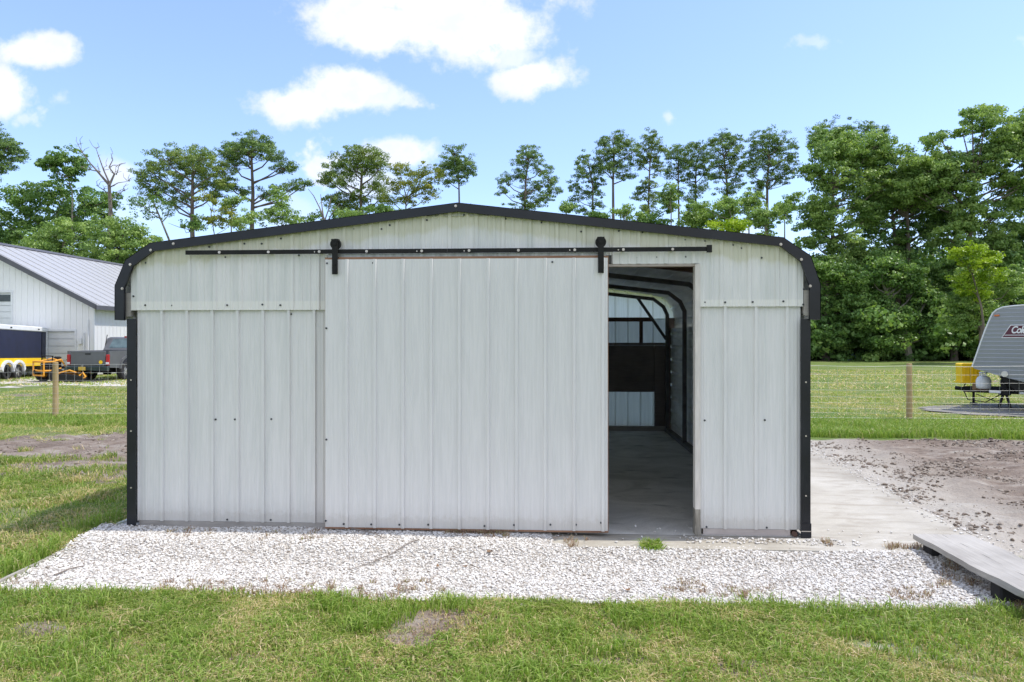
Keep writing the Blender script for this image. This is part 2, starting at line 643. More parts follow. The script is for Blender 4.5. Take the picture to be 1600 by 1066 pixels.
def concrete_mat():
    m, nt, b = new_mat('concrete')
    co = objco(nt)
    big = noise(nt, 0.9, 6, 0.6, co, 0.5)
    st = noise(nt, 2.6, 7, 0.7, objco(nt, (0.5, 1.8, 1)), 1.0)
    fine = noise(nt, 90, 3, 0.7, co)
    c = ramp(nt, big, [(0.3, (0.30, 0.275, 0.235)), (0.5, (0.42, 0.395, 0.345)), (0.7, (0.51, 0.49, 0.445))])
    c = mixc(nt, ramp(nt, st, [(0.46, (0, 0, 0)), (0.6, (0.5,) * 3), (0.75, (0.8,) * 3)]), c, (0.27, 0.235, 0.185))
    rs = noise(nt, 1.7, 3, 0.5, co, 0.2)
    c = mixc(nt, ramp(nt, rs, [(0.71, (0, 0, 0)), (0.76, (0.6,) * 3)]), c, (0.38, 0.22, 0.12))
    c = mixc(nt, 0.25, c, ramp(nt, fine, [(0.35, (0.55,) * 3), (0.6, (1, 1, 1))]), 'MULTIPLY')
    nt.links.new(c, b.inputs['Base Color'])
    b.inputs['Roughness'].default_value = 0.85
    ad = nt.nodes.new('ShaderNodeMath')
    ad.operation = 'MULTIPLY_ADD'
    nt.links.new(st, ad.inputs[0])
    ad.inputs[1].default_value = 3.0
    nt.links.new(fine, ad.inputs[2])
    bump(nt, b, ad.outputs[0], 0.4, 0.004)
    return m


M['concrete'] = concrete_mat()


def floor_mat():
    m, nt, b = new_mat('worn_shed_floor')
    co = objco(nt)
    big = noise(nt, 1.4, 7, 0.65, co, 1.2)
    fine = noise(nt, 70, 3, 0.7, co)
    st = noise(nt, 2.2, 4, 0.5, objco(nt, (0.8, 2, 1)), 0.4)
    c = ramp(nt, big, [(0.32, (0.44, 0.425, 0.39)), (0.5, (0.60, 0.58, 0.54)), (0.68, (0.74, 0.72, 0.68))])
    c = mixc(nt, ramp(nt, st, [(0.62, (0, 0, 0)), (0.7, (0.7,) * 3)]), c, (0.14, 0.14, 0.135))
    c = mixc(nt, 0.3, c, ramp(nt, fine, [(0.35, (0.5,) * 3), (0.6, (1, 1, 1))]), 'MULTIPLY')
    nt.links.new(c, b.inputs['Base Color'])
    b.inputs['Roughness'].default_value = 0.7
    bump(nt, b, big, 0.5, 0.02)
    return m


M['floor'] = floor_mat()


def ground_mat():
    m, nt, b = new_mat('lawn_and_soil')
    co = objco(nt)
    at = nt.nodes.new('ShaderNodeAttribute')
    at.attribute_name = 'tone'      # bare soil amount
    n1 = noise(nt, 0.35, 6, 0.6, co)
    n2 = noise(nt, 6, 6, 0.7, co)
    n3 = noise(nt, 45, 4, 0.7, co)
    grass = ramp(nt, n1, [(0.35, (0.13, 0.205, 0.05)), (0.5, (0.19, 0.25, 0.075)), (0.66, (0.26, 0.285, 0.12))])
    grass = mixc(nt, 0.55, grass, ramp(nt, n2, [(0.3, (0.35, 0.4, 0.25)), (0.7, (1, 1, 0.95))]), 'MULTIPLY')
    n4 = noise(nt, 1.6, 7, 0.7, objco(nt, (.7, 1.6, 1)), 1.0)
    soil = ramp(nt, n2, [(0.3, (0.13, 0.10, 0.08)), (0.5, (0.25, 0.205, 0.17)), (0.7, (0.37, 0.325, 0.28))])
    soil = mixc(nt, 0.6, soil, ramp(nt, n4, [(0.36, (0.10, 0.07, 0.055)), (0.5, (0.24, 0.19, 0.155)), (0.64, (0.42, 0.385, 0.34))]))
    ad = nt.nodes.new('ShaderNodeMath')
    ad.operation = 'MULTIPLY_ADD'
    nt.links.new(n3, ad.inputs[0])
    ad.inputs[1].default_value = 0.5
    nt.links.new(at.outputs['Fac'], ad.inputs[2])
    sp_ = nt.nodes.new('ShaderNodeSeparateXYZ')
    nt.links.new(co, sp_.inputs[0])
    e1 = nt.nodes.new('ShaderNodeMath')
    e1.operation = 'MULTIPLY_ADD'
    nt.links.new(sp_.outputs[1], e1.inputs[0])
    e1.inputs[1].default_value = -0.08
    nt.links.new(sp_.outputs[0], e1.inputs[2])
    e2 = nt.nodes.new('ShaderNodeMath')
    e2.operation = 'MULTIPLY_ADD'
    nt.links.new(n4, e2.inputs[0])
    e2.inputs[1].default_value = 2.2
    nt.links.new(e1.outputs[0], e2.inputs[2])
    e3 = nt.nodes.new('ShaderNodeMath')
    e3.operation = 'MULTIPLY'
    nt.links.new(e2.outputs[0], e3.inputs[0])
    e3.inputs[1].default_value = 0.1
    soil = mixc(nt, ramp(nt, e3.outputs[0], [(0.35, (0, 0, 0)), (0.38, (0.85,) * 3), (0.57, (0.9,) * 3), (0.69, (0, 0, 0))]), soil, (0.47, 0.44, 0.395))
    f = ramp(nt, ad.outputs[0], [(0.55, (0, 0, 0)), (0.85, (1, 1, 1))])
    c = mixc(nt, f, grass, soil)
    c = mixc(nt, 0.4, c, ramp(nt, n3, [(0.3, (0.5, 0.5, 0.48)), (0.65, (1, 1, 1))]), 'MULTIPLY')
    nt.links.new(c, b.inputs['Base Color'])
    b.inputs['Roughness'].default_value = 0.95
    b.inputs['Specular IOR Level'].default_value = 0.15
    bump(nt, b, n2, 1.0, 0.06)
    return m


M['ground'] = ground_mat()


def gravelbed_mat():
    m, nt, b = new_mat('crushed_shell_bed')
    v = nt.nodes.new('ShaderNodeTexVoronoi')
    v.inputs['Scale'].default_value = 70
    nt.links.new(objco(nt), v.inputs['Vector'])
    c = ramp(nt, v.outputs['Distance'], [(0.1, (0.66, 0.64, 0.6)), (0.6, (0.36, 0.33, 0.3))])
    nt.links.new(c, b.inputs['Base Color'])
    b.inputs['Roughness'].default_value = 0.95
    bump(nt, b, v.outputs['Distance'], -0.8, 0.01)
    return m


M['gravelbed'] = gravelbed_mat()
M['stone'] = foliage_mat('white_stones', [(0.0, (0.24, 0.2, 0.165)), (0.06, (0.40, 0.355, 0.31)), (0.2, (0.54, 0.51, 0.475)), (0.55, (0.63, 0.61, 0.585)), (1, (0.74, 0.725, 0.71))], 0.85, 0.0)
M['grass'] = foliage_mat('grass_blades', [(0.0, (0.107, 0.172, 0.029)), (0.35, (0.214, 0.309, 0.050)), (0.62, (0.330, 0.416, 0.086)), (0.8, (0.445, 0.445, 0.143)), (0.9, (0.643, 0.516, 0.286)), (1, (0.765, 0.604, 0.399))], 0.55, 0.3)
M['grass_b'] = foliage_mat('tall_green_grass', [(0.0, (0.138, 0.230, 0.032)), (0.5, (0.248, 0.375, 0.063)), (0.9, (0.384, 0.460, 0.125)), (1, (0.548, 0.460, 0.283))], 0.5, 0.35)
M['drygrass'] = foliage_mat('dry_weeds', [(0.0, (0.2, 0.11, 0.07)), (0.5, (0.36, 0.24, 0.17)), (0.8, (0.44, 0.36, 0.24)), (1, (0.3, 0.32, 0.12))], 0.8, 0.15)
M['clod'] = foliage_mat('soil_clods', [(0.0, (0.12, 0.09, 0.07)), (0.6, (0.24, 0.2, 0.165)), (1, (0.36, 0.32, 0.28))], 0.95, 0.0)
M['pine'] = foliage_mat('pine_needles', [(0.0, (0.080, 0.151, 0.048)), (0.5, (0.159, 0.260, 0.080)), (1, (0.301, 0.409, 0.107))], 0.5, 0.2)
M['pine_l'] = foliage_mat('lighter_pine_needles', [(0.0, (0.094, 0.166, 0.040)), (0.5, (0.188, 0.278, 0.070)), (1, (0.353, 0.414, 0.100))], 0.5, 0.25)
M['oak'] = foliage_mat('oak_leaves', [(0.0, (0.073, 0.149, 0.045)), (0.5, (0.158, 0.281, 0.075)), (1, (0.319, 0.442, 0.125))], 0.45, 0.3)
M['oak_l'] = foliage_mat('light_oak_leaves', [(0.0, (0.114, 0.210, 0.061)), (0.5, (0.242, 0.364, 0.109)), (1, (0.433, 0.551, 0.168))], 0.45, 0.32)
M['lime'] = foliage_mat('fresh_leaves', [(0.0, (0.155, 0.251, 0.020)), (0.5, (0.279, 0.409, 0.030)), (1, (0.435, 0.528, 0.050))], 0.45, 0.4)
M['ylw'] = foliage_mat('yellowing_leaves', [(0.0, (0.103, 0.165, 0.033)), (0.5, (0.230, 0.275, 0.055)), (1, (0.414, 0.396, 0.066))], 0.45, 0.35)
M['bark'] = simple('pine_bark', (0.15, 0.12, 0.1), 0.9, 0, 0.4, 3, 0.5, 10, (1, 1, .3))
M['bark_g'] = simple('grey_bark', (0.22, 0.2, 0.17), 0.9, 0, 0.4, 3, 0.5, 10, (1, 1, .3))
M['deadwood'] = simple('dead_wood', (0.2, 0.17, 0.15), 0.9, 0, 0.3, 3)


# ------------------------------------------------------------------ setting: ground
def in_gravel(x, y, g=0.0):
    xl = -3.05 - (y + 1.32) * 0.10
    yb = -1.47 + 0.015 * np.sin(x * 2.1) + 0.012 * np.sin(x * 5.3)
    yt = np.where(x < 0.8, -0.06, -0.36) + 0.03 * np.sin(x * 3.7)
    xr = 4.25
    return (x > xl - g) & (x < xr + g) & (y > yb - g) & (y < yt + g)


def in_slab(x, y):
    return (x > -3.1) & (x < 4.32 + 0.08 * y) & (y > -0.40) & (y < 7.05)


def soil(x, y):
    x = np.asarray(x, float)
    y = np.asarray(y, float)
    n = fbm(x, y, 1.1, 4)
    n2 = fbm(x + 31, y + 7, 3.2, 3)
    s = np.zeros_like(x)
    # bare yard right of the slab
    s = np.maximum(s, sstep(4.3, 4.7, x + 0.3 * (n - .5)) * sstep(-2.2, -1.2, y + 0.4 * (n - .5)) * (1 - sstep(6.05, 6.55, y + 0.5 * (n - .5))))
    s = np.maximum(s, sstep(2.9, 3.1, x) * sstep(-0.5, 0, y) * (1 - sstep(6.05, 6.55, y + 0.5 * (n - .5))))
    # worn patch on the left
    d = ((x + 5.8) / 3.0) ** 2 + ((y - 5.1) / 1.75) ** 2
    s = np.maximum(s, sstep(1.25, 0.6, d + 1.9 * (n2 - .5)))
    d = ((x + 4.9) / 2.0) ** 2 + ((y - 3.2) / 1.0) ** 2
    s = np.maximum(s, 0.8 * sstep(1.2, 0.5, d + 2.0 * (n2 - .5)))
    # thin patches in the lawn
    thin = sstep(0.56, 0.70, fbm(x + 5.2, y * 1.2 + 3.3, 1.25, 4))
    s = np.maximum(s, 0.4 * thin * (y < 9))
    for (u, v, r1, r2) in ((700, 975, .35, .16), (650, 1000, .2, .08), (1010, 1035, .55, .1), (1200, 1050, .3, .08), (60, 985, .2, .1), (380, 1030, .3, .1), (1350, 1010, .12, .06)):
        p = G(u, v, -.06)
        d = ((x - p[0]) / r1) ** 2 + ((y - p[1]) / r2) ** 2
        s = np.maximum(s, 0.68 * sstep(1.6, 0.3, d + 3.4 * (n2 - .5)))
    # far field bare streaks
    far = sstep(0.60, 0.72, fbm(x * 0.6 + 9, y * 1.6, 0.35, 4)) * (y > 10)
    s = np.maximum(s, 0.58 * far)
    return s


def hgt(x, y):
    x = np.asarray(x, float)
    y = np.asarray(y, float)
    s = soil(x, y)
    near = (np.abs(x) < 20) & (y < 14)
    h = -0.06 + 0.10 * sstep(20, 60, y) + 0.03 * (fbm(x, y, 0.25, 3) - .5) * near
    h = h + near * (s * (0.14 * (fbm(x, y, 2.8, 5) - 0.5)) + (1 - s) * 0.03 * (fbm(x, y, 4, 3) - .5))
    h = np.where(in_gravel(x, y, -0.08) | (in_slab(x, y) & in_slab(x - .08, y) & in_slab(x + .08, y)), -0.16, h)
    return h


def axis(lo, hi, a, b, st, g):
    c = list(np.arange(a, b, st))
    d = st
    p = a
    L = []
    while p > lo:
        d *= g
        p -= d
        L.append(p)
    d = st
    p = c[-1]
    H = []
    while p < hi:
        d *= g
        p += d
        H.append(p)
    return np.array(L[::-1] + c + H)


xs = axis(-900, 900, -14, 12.5, 0.07, 1.16)
ys = axis(-300, 1500, -4.2, 11, 0.07, 1.14)
X, Y = np.meshgrid(xs, ys)
Zg = hgt(X, Y)
V = np.stack([X.ravel(), Y.ravel(), Zg.ravel()], 1)
nx, ny = len(xs), len(ys)
idx = np.arange(nx * ny).reshape(ny, nx)
Fc = np.stack([idx[:-1, :-1].ravel(), idx[:-1, 1:].ravel(), idx[1:, 1:].ravel(), idx[1:, :-1].ravel()], 1)
tag(np_obj('ground', V, Fc, M['ground'], tone=soil(X, Y).ravel(), smooth=True), kind='structure')

# concrete slab with a slightly broken edge
sx = list(np.arange(-3.08, 4.28, 0.12))
poly = [(x, -0.40 + 0.03 * (float(fbm(x, 2.0, 2.5, 3)) - .5)) for x in sx]
poly += [(4.32 + 0.08 * y + 0.05 * (float(fbm(5.0, y, 2, 3)) - .5), y) for y in np.arange(-0.35, 7.0, 0.15)]
poly += [(-3.08, 7.05)]
slab = MB().prism(poly, 'z', -0.2, -0.004).build('concrete_slab', M['concrete'])
tag(slab, kind='structure')
fl = MB().add([(-2.86, -0.03, 0.0), (2.86, -0.03, 0.0), (2.86, 6.86, 0.0), (-2.86, 6.86, 0.0)], [(0, 1, 2, 3)]).build('shed_floor', M['floor'])
tag(fl, kind='structure')
def bedz(x, y):
    e = sstep(0.55, 1.0, x)
    return -0.06 + 0.025 * (fbm(x, y, 2.2, 4) - .5) + (0.072 * sstep(-0.85, -0.42, y)) * (1 - e) + 0.045 * sstep(-0.75, -0.4, y) * e


# crushed shell bed
gx = np.linspace(-3.3, 4.3, 200)
gy = np.linspace(-1.6, -0.02, 60)
X, Y = np.meshgrid(gx, gy)
Zb = bedz(X, Y)
ok = in_gravel(X, Y)
idx = np.arange(X.size).reshape(X.shape)
q = ok[:-1, :-1] & ok[1:, 1:] & ok[:-1, 1:] & ok[1:, :-1]
Fc = np.stack([idx[:-1, :-1][q], idx[:-1, 1:][q], idx[1:, 1:][q], idx[1:, :-1][q]], 1)
tag(np_obj('gravel_bed', np.stack([X.ravel(), Y.ravel(), Zb.ravel()], 1), Fc, M['gravelbed'], smooth=True), kind='structure')


def driveway():
    # pale shell drive in front of the far barn
    xs = np.linspace(-26, -12.5, 90)
    ys = np.linspace(15.5, 25.9, 60)
    X, Y = np.meshgrid(xs, ys)
    n = fbm(X * 0.5, Y, 0.9, 4)
    ok = (Y + 3.0 * (n - .5) > 17.3 + 0.14 * (X + 26)) & (Y - 3 * (n - .5) < 24.6) & (n < 0.66)
    Z = hgt(X, Y) + 0.006
    idx = np.arange(X.size).reshape(X.shape)
    q = ok[:-1, :-1] & ok[1:, 1:] & ok[:-1, 1:] & ok[1:, :-1]
    Fc = np.stack([idx[:-1, :-1][q], idx[:-1, 1:][q], idx[1:, 1:][q], idx[1:, :-1][q]], 1)
    tag(np_obj('driveway', np.stack([X.ravel(), Y.ravel(), Z.ravel()], 1), Fc, simple('pale_drive', (0.5, 0.47, 0.43), 0.95, 0, 0.25, 2)), kind='structure')


driveway()
# grey shell pad under the camper
p0 = G(1430, 637, -.05)
pad = []
for i in range(40):
    t = 2 * math.pi * i / 40
    r = 1 + 0.25 * (float(fbm(math.cos(t) * 2 + 5, math.sin(t) * 2 + 5, 1.5, 3)) - .5)
    pad.append((14.6 + 5.0 * r * math.cos(t), 11.4 + 2.0 * r * math.sin(t)))
pm = MB()
pm.add([(x, y, -0.035) for x, y in pad], [tuple(range(40))])
tag(pm.build('parking_pad', simple('grey_pad', (0.20, 0.19, 0.175), 0.95, 0, 0.3, 4, 0.5, 30)), kind='structure')

# ------------------------------------------------------------------ stones
def stones(name, P, r, mat, kind='stuff', flat=0.7):
    """angular pebbles: jittered octahedra-like solids"""
    base = []
    for sz in (1, -1):
        for k in range(3 if sz > 0 else 3):
            t = 2 * math.pi * (k / 3 + (0.16 if sz < 0 else 0))
            base.append((0.62 * math.cos(t), 0.62 * math.sin(t), 0.62 * sz))
    for k in range(5):
        t = 2 * math.pi * (k / 5 + 0.07)
        base.append((math.cos(t), math.sin(t), 0))
    base = np.array(base)
    # hull faces computed once with bmesh
    import bmesh
    b = bmesh.new()
    for p in base:
        b.verts.new(p)
    res = bmesh.ops.convex_hull(b, input=b.verts)
    b.verts.ensure_lookup_table()
    b.verts.index_update()
    bmesh.ops.triangulate(b, faces=b.faces)
    b.verts.index_update()
    base = np.array([v.co[:] for v in b.verts])
    fs = np.array([[v.index for v in f.verts] for f in b.faces])
    b.free()
    n = len(P)
    k = len(base)
    jit = 1 + 0.5 * (rng.random((n, k, 3)) - .5)
    V = base[None] * jit * r[:, None, None]
    V[:, :, 0] *= (0.7 + 0.6 * rng.random((n, 1)))
    V[:, :, 2] *= flat
    a = rng.random(n) * 6.283
    tl = (rng.random(n) - .5) * 1.6
    c, s = np.cos(tl)[:, None], np.sin(tl)[:, None]
    y2 = V[:, :, 1] * c - V[:, :, 2] * s
    z2 = V[:, :, 1] * s + V[:, :, 2] * c
    c, s = np.cos(a)[:, None], np.sin(a)[:, None]
    x3 = V[:, :, 0] * c - y2 * s
    y3 = V[:, :, 0] * s + y2 * c
    V = np.stack([x3, y3, z2], 2) + P[:, None, :]
    Fc = (fs[None] + (np.arange(n) * k)[:, None, None]).reshape(-1, 3)
    tone = np.repeat(rng.random(n), k)
    return tag(np_obj(name, V.reshape(-1, 3), Fc, mat, tone=tone), kind=kind)


n = 78000
gxp = rng.uniform(-3.3, 4.3, n)
gyp = rng.uniform(-1.6, 0.0, n)
k = in_gravel(gxp, gyp, 0.015)
gxp, gyp = gxp[k], gyp[k]
r = 0.0048 + 0.0085 * rng.random(len(gxp)) ** 2.2
stones('gravel', np.stack([gxp, gyp, bedz(gxp, gyp) + r * 0.3 + 0.004 * rng.random(len(gxp))], 1), r, M['stone'])
# strays on the slab, mostly near its edges, and the sandy strip along its right edge
a = np.stack([rng.uniform(-2.9, 1.0, 260), rng.normal(-0.09, 0.05, 260)], 1)
b_ = np.stack([rng.uniform(1.9, 3.3, 260), -0.10 - 0.16 * rng.random(260)], 1)
c_ = np.stack([4.42 + 0.10 * rng.normal(0, 1, 900), rng.uniform(-0.4, 6.2, 900)], 1)
c_[:, 0] += 0.07 * c_[:, 1]
d_ = np.stack([rng.uniform(1.2, 4.2, 60), rng.uniform(-0.38, 0.3, 60)], 1)
P = np.concatenate([a, b_, c_, d_])
r = 0.005 + 0.008 * rng.random(len(P))
zz = np.where(in_slab(P[:, 0], P[:, 1]), 0.0, hgt(P[:, 0], P[:, 1]) + 0.004)
stones('loose_gravel', np.stack([P[:, 0], P[:, 1], zz + r * 0.4], 1), r, M['stone'])
# soil clods on the bare yard and worn patches
n = 60000
P = np.concatenate([np.stack([rng.uniform(3.0, 12.5, n), rng.uniform(-1.5, 6.4, n)], 1), np.stack([rng.uniform(-10, -3.2, 6000), rng.uniform(2, 8, 6000)], 1)])
w = soil(P[:, 0], P[:, 1])
cl = fbm(P[:, 0], P[:, 1], 1.3, 4)
k = (rng.random(len(P)) < w * sstep(0.36, 0.66, cl) * 0.9) & ~in_slab(P[:, 0] - .15, P[:, 1])
P = P[k]
r = 0.006 + 0.026 * rng.random(len(P)) ** 4
stones('soil_clods', np.stack([P[:, 0], P[:, 1], hgt(P[:, 0], P[:, 1]) + r * 0.2], 1), r, M['clod'])


# ------------------------------------------------------------------ grass
def blades(name, P, h, w, mat, lean=0.5, tone=None, label=None, kind='stuff', parent=None, seg=2):
    n = len(P)
    a = rng.random(n) * 6.283
    ln = lean * h * rng.random(n) ** 0.8
    dx, dy = np.cos(a) * ln, np.sin(a) * ln
    fa = rng.random(n) * 6.283
    wx, wy = np.cos(fa) * w / 2, np.sin(fa) * w / 2
    z0 = np.zeros(n)
    B = P
    if seg == 2:
        V = np.stack([
            B + np.stack([-wx, -wy, z0 - 0.01], 1),
            B + np.stack([wx, wy, z0 - 0.01], 1),
            B + np.stack([dx * .35 + wx * .8, dy * .35 + wy * .8, h * .6], 1),
            B + np.stack([dx * .35 - wx * .8, dy * .35 - wy * .8, h * .6], 1),
            B + np.stack([dx, dy, h * max(0.5, 1 - 0.25 * lean)], 1)], 1)
        f = np.array([[0, 1, 2], [0, 2, 3], [3, 2, 4]])
    else:
        V = np.stack([
            B + np.stack([-wx, -wy, z0 - 0.01], 1),
            B + np.stack([wx, wy, z0 - 0.01], 1),
            B + np.stack([dx, dy, h * (1 - 0.25 * lean)], 1)], 1)
        f = np.array([[0, 1, 2]])
    k = V.shape[1]
    Fc = (f[None] + (np.arange(n) * k)[:, None, None]).reshape(-1, 3)
    if tone is None:
        tone = rng.random(n)
    o = np_obj(name, V.reshape(-1, 3), Fc, mat, parent=parent, tone=np.repeat(tone, k))
    if kind:
        tag(o, label, kind=kind)
    return o


def scatter(x0, x1, y0, y1, dens):
    n = int((x1 - x0) * (y1 - y0) * dens)
    return rng.uniform(x0, x1, n), rng.uniform(y0, y1, n)


def lawn(name, x0, x1, y0, y1, dens, hm, wm, seg, mat='grass', soilk=1.0, cond=None, tb=0.0):
    x, y = scatter(x0, x1, y0, y1, dens)
    s = soil(x, y)
    lush = fbm(x + 3, y + 11, 1.4, 4)
    k = (rng.random(len(x)) > s * 1.02 * soilk) & ~in_gravel(x, y, 0.0) & ~in_slab(x, y)
    k &= rng.random(len(x)) < (0.35 + 1.1 * sstep(0.3, 0.6, lush))
    if cond is not None:
        k &= cond(x, y)
    x, y, s, lush = x[k], y[k], s[k], lush[k]
    n = len(x)
    h = hm * (0.45 + 0.9 * rng.random(n)) * (0.55 + 0.95 * sstep(0.35, 0.65, lush))
    w = wm * (0.6 + 0.8 * rng.random(n))
    t = 0.12 + 0.75 * rng.random(n) * (1.1 - 0.5 * sstep(0.4, 0.65, lush)) + tb
    dry = fbm(x + 40, y + 2, 2.1, 4)
    t = np.where(rng.random(n) < 0.12 + 0.50 * sstep(0.45, 0.64, dry), 0.78 + 0.22 * rng.random(n), t)
    blades(name, np.stack([x, y, hgt(x, y)], 1), h, w, M[mat], 1.7, np.clip(t, 0, 1), seg=seg)


lawn('lawn_grass', -3.6, 5.4, -3.1, -1.42, 19000, 0.044, 0.0052, 2)
lawn('lawn_grass', -3.6, 5.4, -4.6, -3.1, 3000, 0.06, 0.006, 2)
lawn('lawn_grass', -8.0, -2.9, -3.0, 5.0, 4600, 0.066, 0.008, 2)
lawn('lawn_grass', -12.5, -3.0, 5.0, 9.6, 2300, 0.075, 0.012, 1)
lawn('lawn_grass', -12, -8.0, -3.0, 5.0, 1600, 0.07, 0.012, 1)
lawn('lawn_grass', -17, -3.0, 9.6, 19, 520, 0.075, 0.024, 1, tb=0.05)
lawn('lawn_grass', 2.5, 17, 9.6, 19, 420, 0.06, 0.024, 1, tb=0.22)
lawn('lawn_grass', -26, -2.5, 19, 34, 90, 0.09, 0.06, 1, tb=0.08)
lawn('lawn_grass', 5, 34, 19, 34, 80, 0.08, 0.06, 1, tb=0.28)


# longer coarse blades standing in loose groups through the lawn
x, y = scatter(-3.6, 5.4, -3.3, -1.45, 3200)
k = (fbm(x + 8, y + 1, 2.6, 3) > 0.47) & (rng.random(len(x)) > soil(x, y))
x, y = x[k], y[k]
blades('coarse_lawn_grass', np.stack([x, y, hgt(x, y)], 1), 0.085 * (0.4 + rng.random(len(x))), 0.0075 * (0.6 + .7 * rng.random(len(x))), M['grass_b'], 1.5)
x, y = scatter(-9.0, -3.1, -3.0, 5.0, 700)
k = (fbm(x + 8, y + 1, 1.6, 3) > 0.47) & (rng.random(len(x)) > soil(x, y)) & ~in_gravel(x, y, .02) & ~in_slab(x, y)
x, y = x[k], y[k]
blades('coarse_lawn_grass', np.stack([x, y, hgt(x, y)], 1), 0.10 * (0.4 + rng.random(len(x))), 0.010 * (0.6 + .7 * rng.random(len(x))), M['grass_b'], 1.4)
# brown thatch lying flat
x, y = scatter(-3.6, 5.4, -3.3, -1.45, 2600)
k = fbm(x + 60, y + 21, 1.7, 4) > 0.5
x, y = x[k], y[k]
blades('dead_thatch', np.stack([x, y, hgt(x, y)], 1), 0.022 * (0.4 + rng.random(len(x))), 0.005 * (0.6 + .7 * rng.random(len(x))), M['drygrass'], 3.5)


def weeds(name, C, n_each, rad, hm, wm, mat, lean=1.0, tone=None):
    P = []
    for (x, y, rr) in C:
        m = max(6, int(n_each * (rr / rad) ** 2))
        q = np.clip(rng.normal(0, rr * 0.5, (m, 2)), -rr * .8, rr * .8)
        P.append(np.stack([x + q[:, 0], y + q[:, 1]], 1))
    P = np.concatenate(P)
    z = np.where(in_gravel(P[:, 0], P[:, 1]), bedz(P[:, 0], P[:, 1]), np.where(in_slab(P[:, 0], P[:, 1]), 0.0, hgt(P[:, 0], P[:, 1])))
    n = len(P)
    return blades(name, np.stack([P[:, 0], P[:, 1], z], 1), hm * (0.3 + rng.random(n)), wm * (0.6 + .8 * rng.random(n)), M[mat], lean, tone=tone)


# broad-leaf patches of a different green in the front lawn
C = []
for i in range(330):
    x = rng.uniform(-2.4, 3.8)
    y = rng.uniform(-2.9, -1.55)
    if soil(x, y) < 0.4 and fbm(x, y, 0.9, 2) > (0.5 if x < 1.5 else 0.4):
        C.append((x, y, 0.05 + 0.05 * rng.random()))
weeds('broadleaf_weeds', C, 60, 0.08, 0.035, 0.013, 'grass_b', 1.6)
# tufts of longer bright grass
C = []
for (u, v, rr) in ((520, 950, .16), (610, 965, .2), (700, 950, .16), (560, 985, .14), (990, 975, .14), (1040, 970, .16), (1085, 975, .12), (1000, 960, .1), (880, 990, .1), (1150, 1045, .06), (1560, 960, .12), (1440, 985, .1), (160, 945, .1), (260, 960, .14), (90, 965, .1), (1300, 960, .15), (1200, 955, .15), (430, 985, .12), (760, 1010, .1), (300, 1010, .12)):
    p = G(u, v, -.06)
    C.append((p[0], p[1], rr))
weeds('bright_tufts', C, 260, 0.14, 0.095, 0.0065, 'grass_b', 1.1)
# fringe where lawn meets gravel
C = [(x, -1.50 + 0.03 * math.sin(x * 3), 0.05) for x in np.arange(-3.1, 4.4, 0.06)]
weeds('gravel_edge_grass', C, 26, 0.05, 0.05, 0.0055, 'grass', 1.2)
# grass left of the gravel and of the shed
C = [(-3.08 - 0.13 * (y + 1.3) - 0.16 * rng.random(), y, 0.06) for y in np.arange(-1.6, 0.5, 0.035)]
C += [(-3.16 - 0.15 * rng.random(), y, 0.05) for y in np.arange(0.6, 7, 0.1)]
weeds('long_grass_beside_gravel', C, 34, 0.06, 0.13, 0.006, 'grass_b', 0.9)
C = []
for i in range(7):
    p = G(120 + 12 * i + 6 * rng.random(), 842 - 3.0 * i, -.06)
    C.append((p[0] - .1, p[1], 0.06))
weeds('tall_grass_clump', C, 24, 0.06, 0.26, 0.006, 'grass_b', 0.8)
# bright tall grass along the fence, right
x, y = scatter(2.9, 13.5, 6.4, 9.2, 2600)
k = (y > 6.5 + 0.5 * (fbm(x, y, 1.5, 3) - .5)) & (rng.random(len(x)) < 0.25 + sstep(0.25, 0.5, fbm(x, y, 1.1, 3)))
k &= (y < 8.5) | (rng.random(len(x)) < 0.3)
x, y = x[k], y[k]
blades('tall_fence_grass', np.stack([x, y, hgt(x, y)], 1), 0.15 * (0.4 + rng.random(len(x))), 0.010 * (0.6 + .8 * rng.random(len(x))), M['grass_b'], 0.9)
x, y = scatter(-12.5, -3.2, 7.3, 9.0, 700)
blades('tall_fence_grass', np.stack([x, y, hgt(x, y)], 1), 0.11 * (0.4 + rng.random(len(x))), 0.012 * (0.6 + .8 * rng.random(len(x))), M['grass_b'], 0.9)
# dry weeds in the gravel
C = []
for (u0, u1, v0, v1, m) in ((250, 520, 905, 930, 40), (560, 640, 905, 925, 10), (700, 800, 832, 850, 34), (1120, 1200, 915, 930, 14), (1380, 1470, 915, 935, 14), (1280, 1305, 853, 860, 6),
                            (1470, 1530, 880, 915, 26), (380, 500, 835, 855, 10), (250, 330, 836, 850, 9), (640, 700, 905, 925, 7), (880, 930, 850, 862, 8), (1380, 1440, 860, 866, 14), (1040, 1110, 905, 925, 12), (1560, 1600, 925, 950, 10), (20, 60, 905, 915, 3), (720, 800, 822, 834, 16)):
    for i in range(m):
        p = G(rng.uniform(u0, u1), rng.uniform(v0, v1), -.04)
        C.append((p[0], min(p[1], -0.11), 0.03))
weeds('dry_weeds', C, 16, 0.03, 0.05, 0.0045, 'drygrass', 1.7)
C = [(x, -1.46 + 0.05 * rng.random(), 0.04) for x in np.arange(-1.9, -0.2, 0.05)]
weeds('dry_weeds', C, 20, 0.04, 0.055, 0.0045, 'drygrass', 1.5)
p = G(1018, 858, -.03)
tag(weeds('weed_clump', [(p[0], p[1] - .02, 0.10)], 460, 0.10, 0.055, 0.008, 'grass_b', 1.8), 'small green weed clump growing at the slab edge before the open doorway', 'weed')
bpy.data.objects['weed_clump']['kind'] = ''
del bpy.data.objects['weed_clump']['kind']

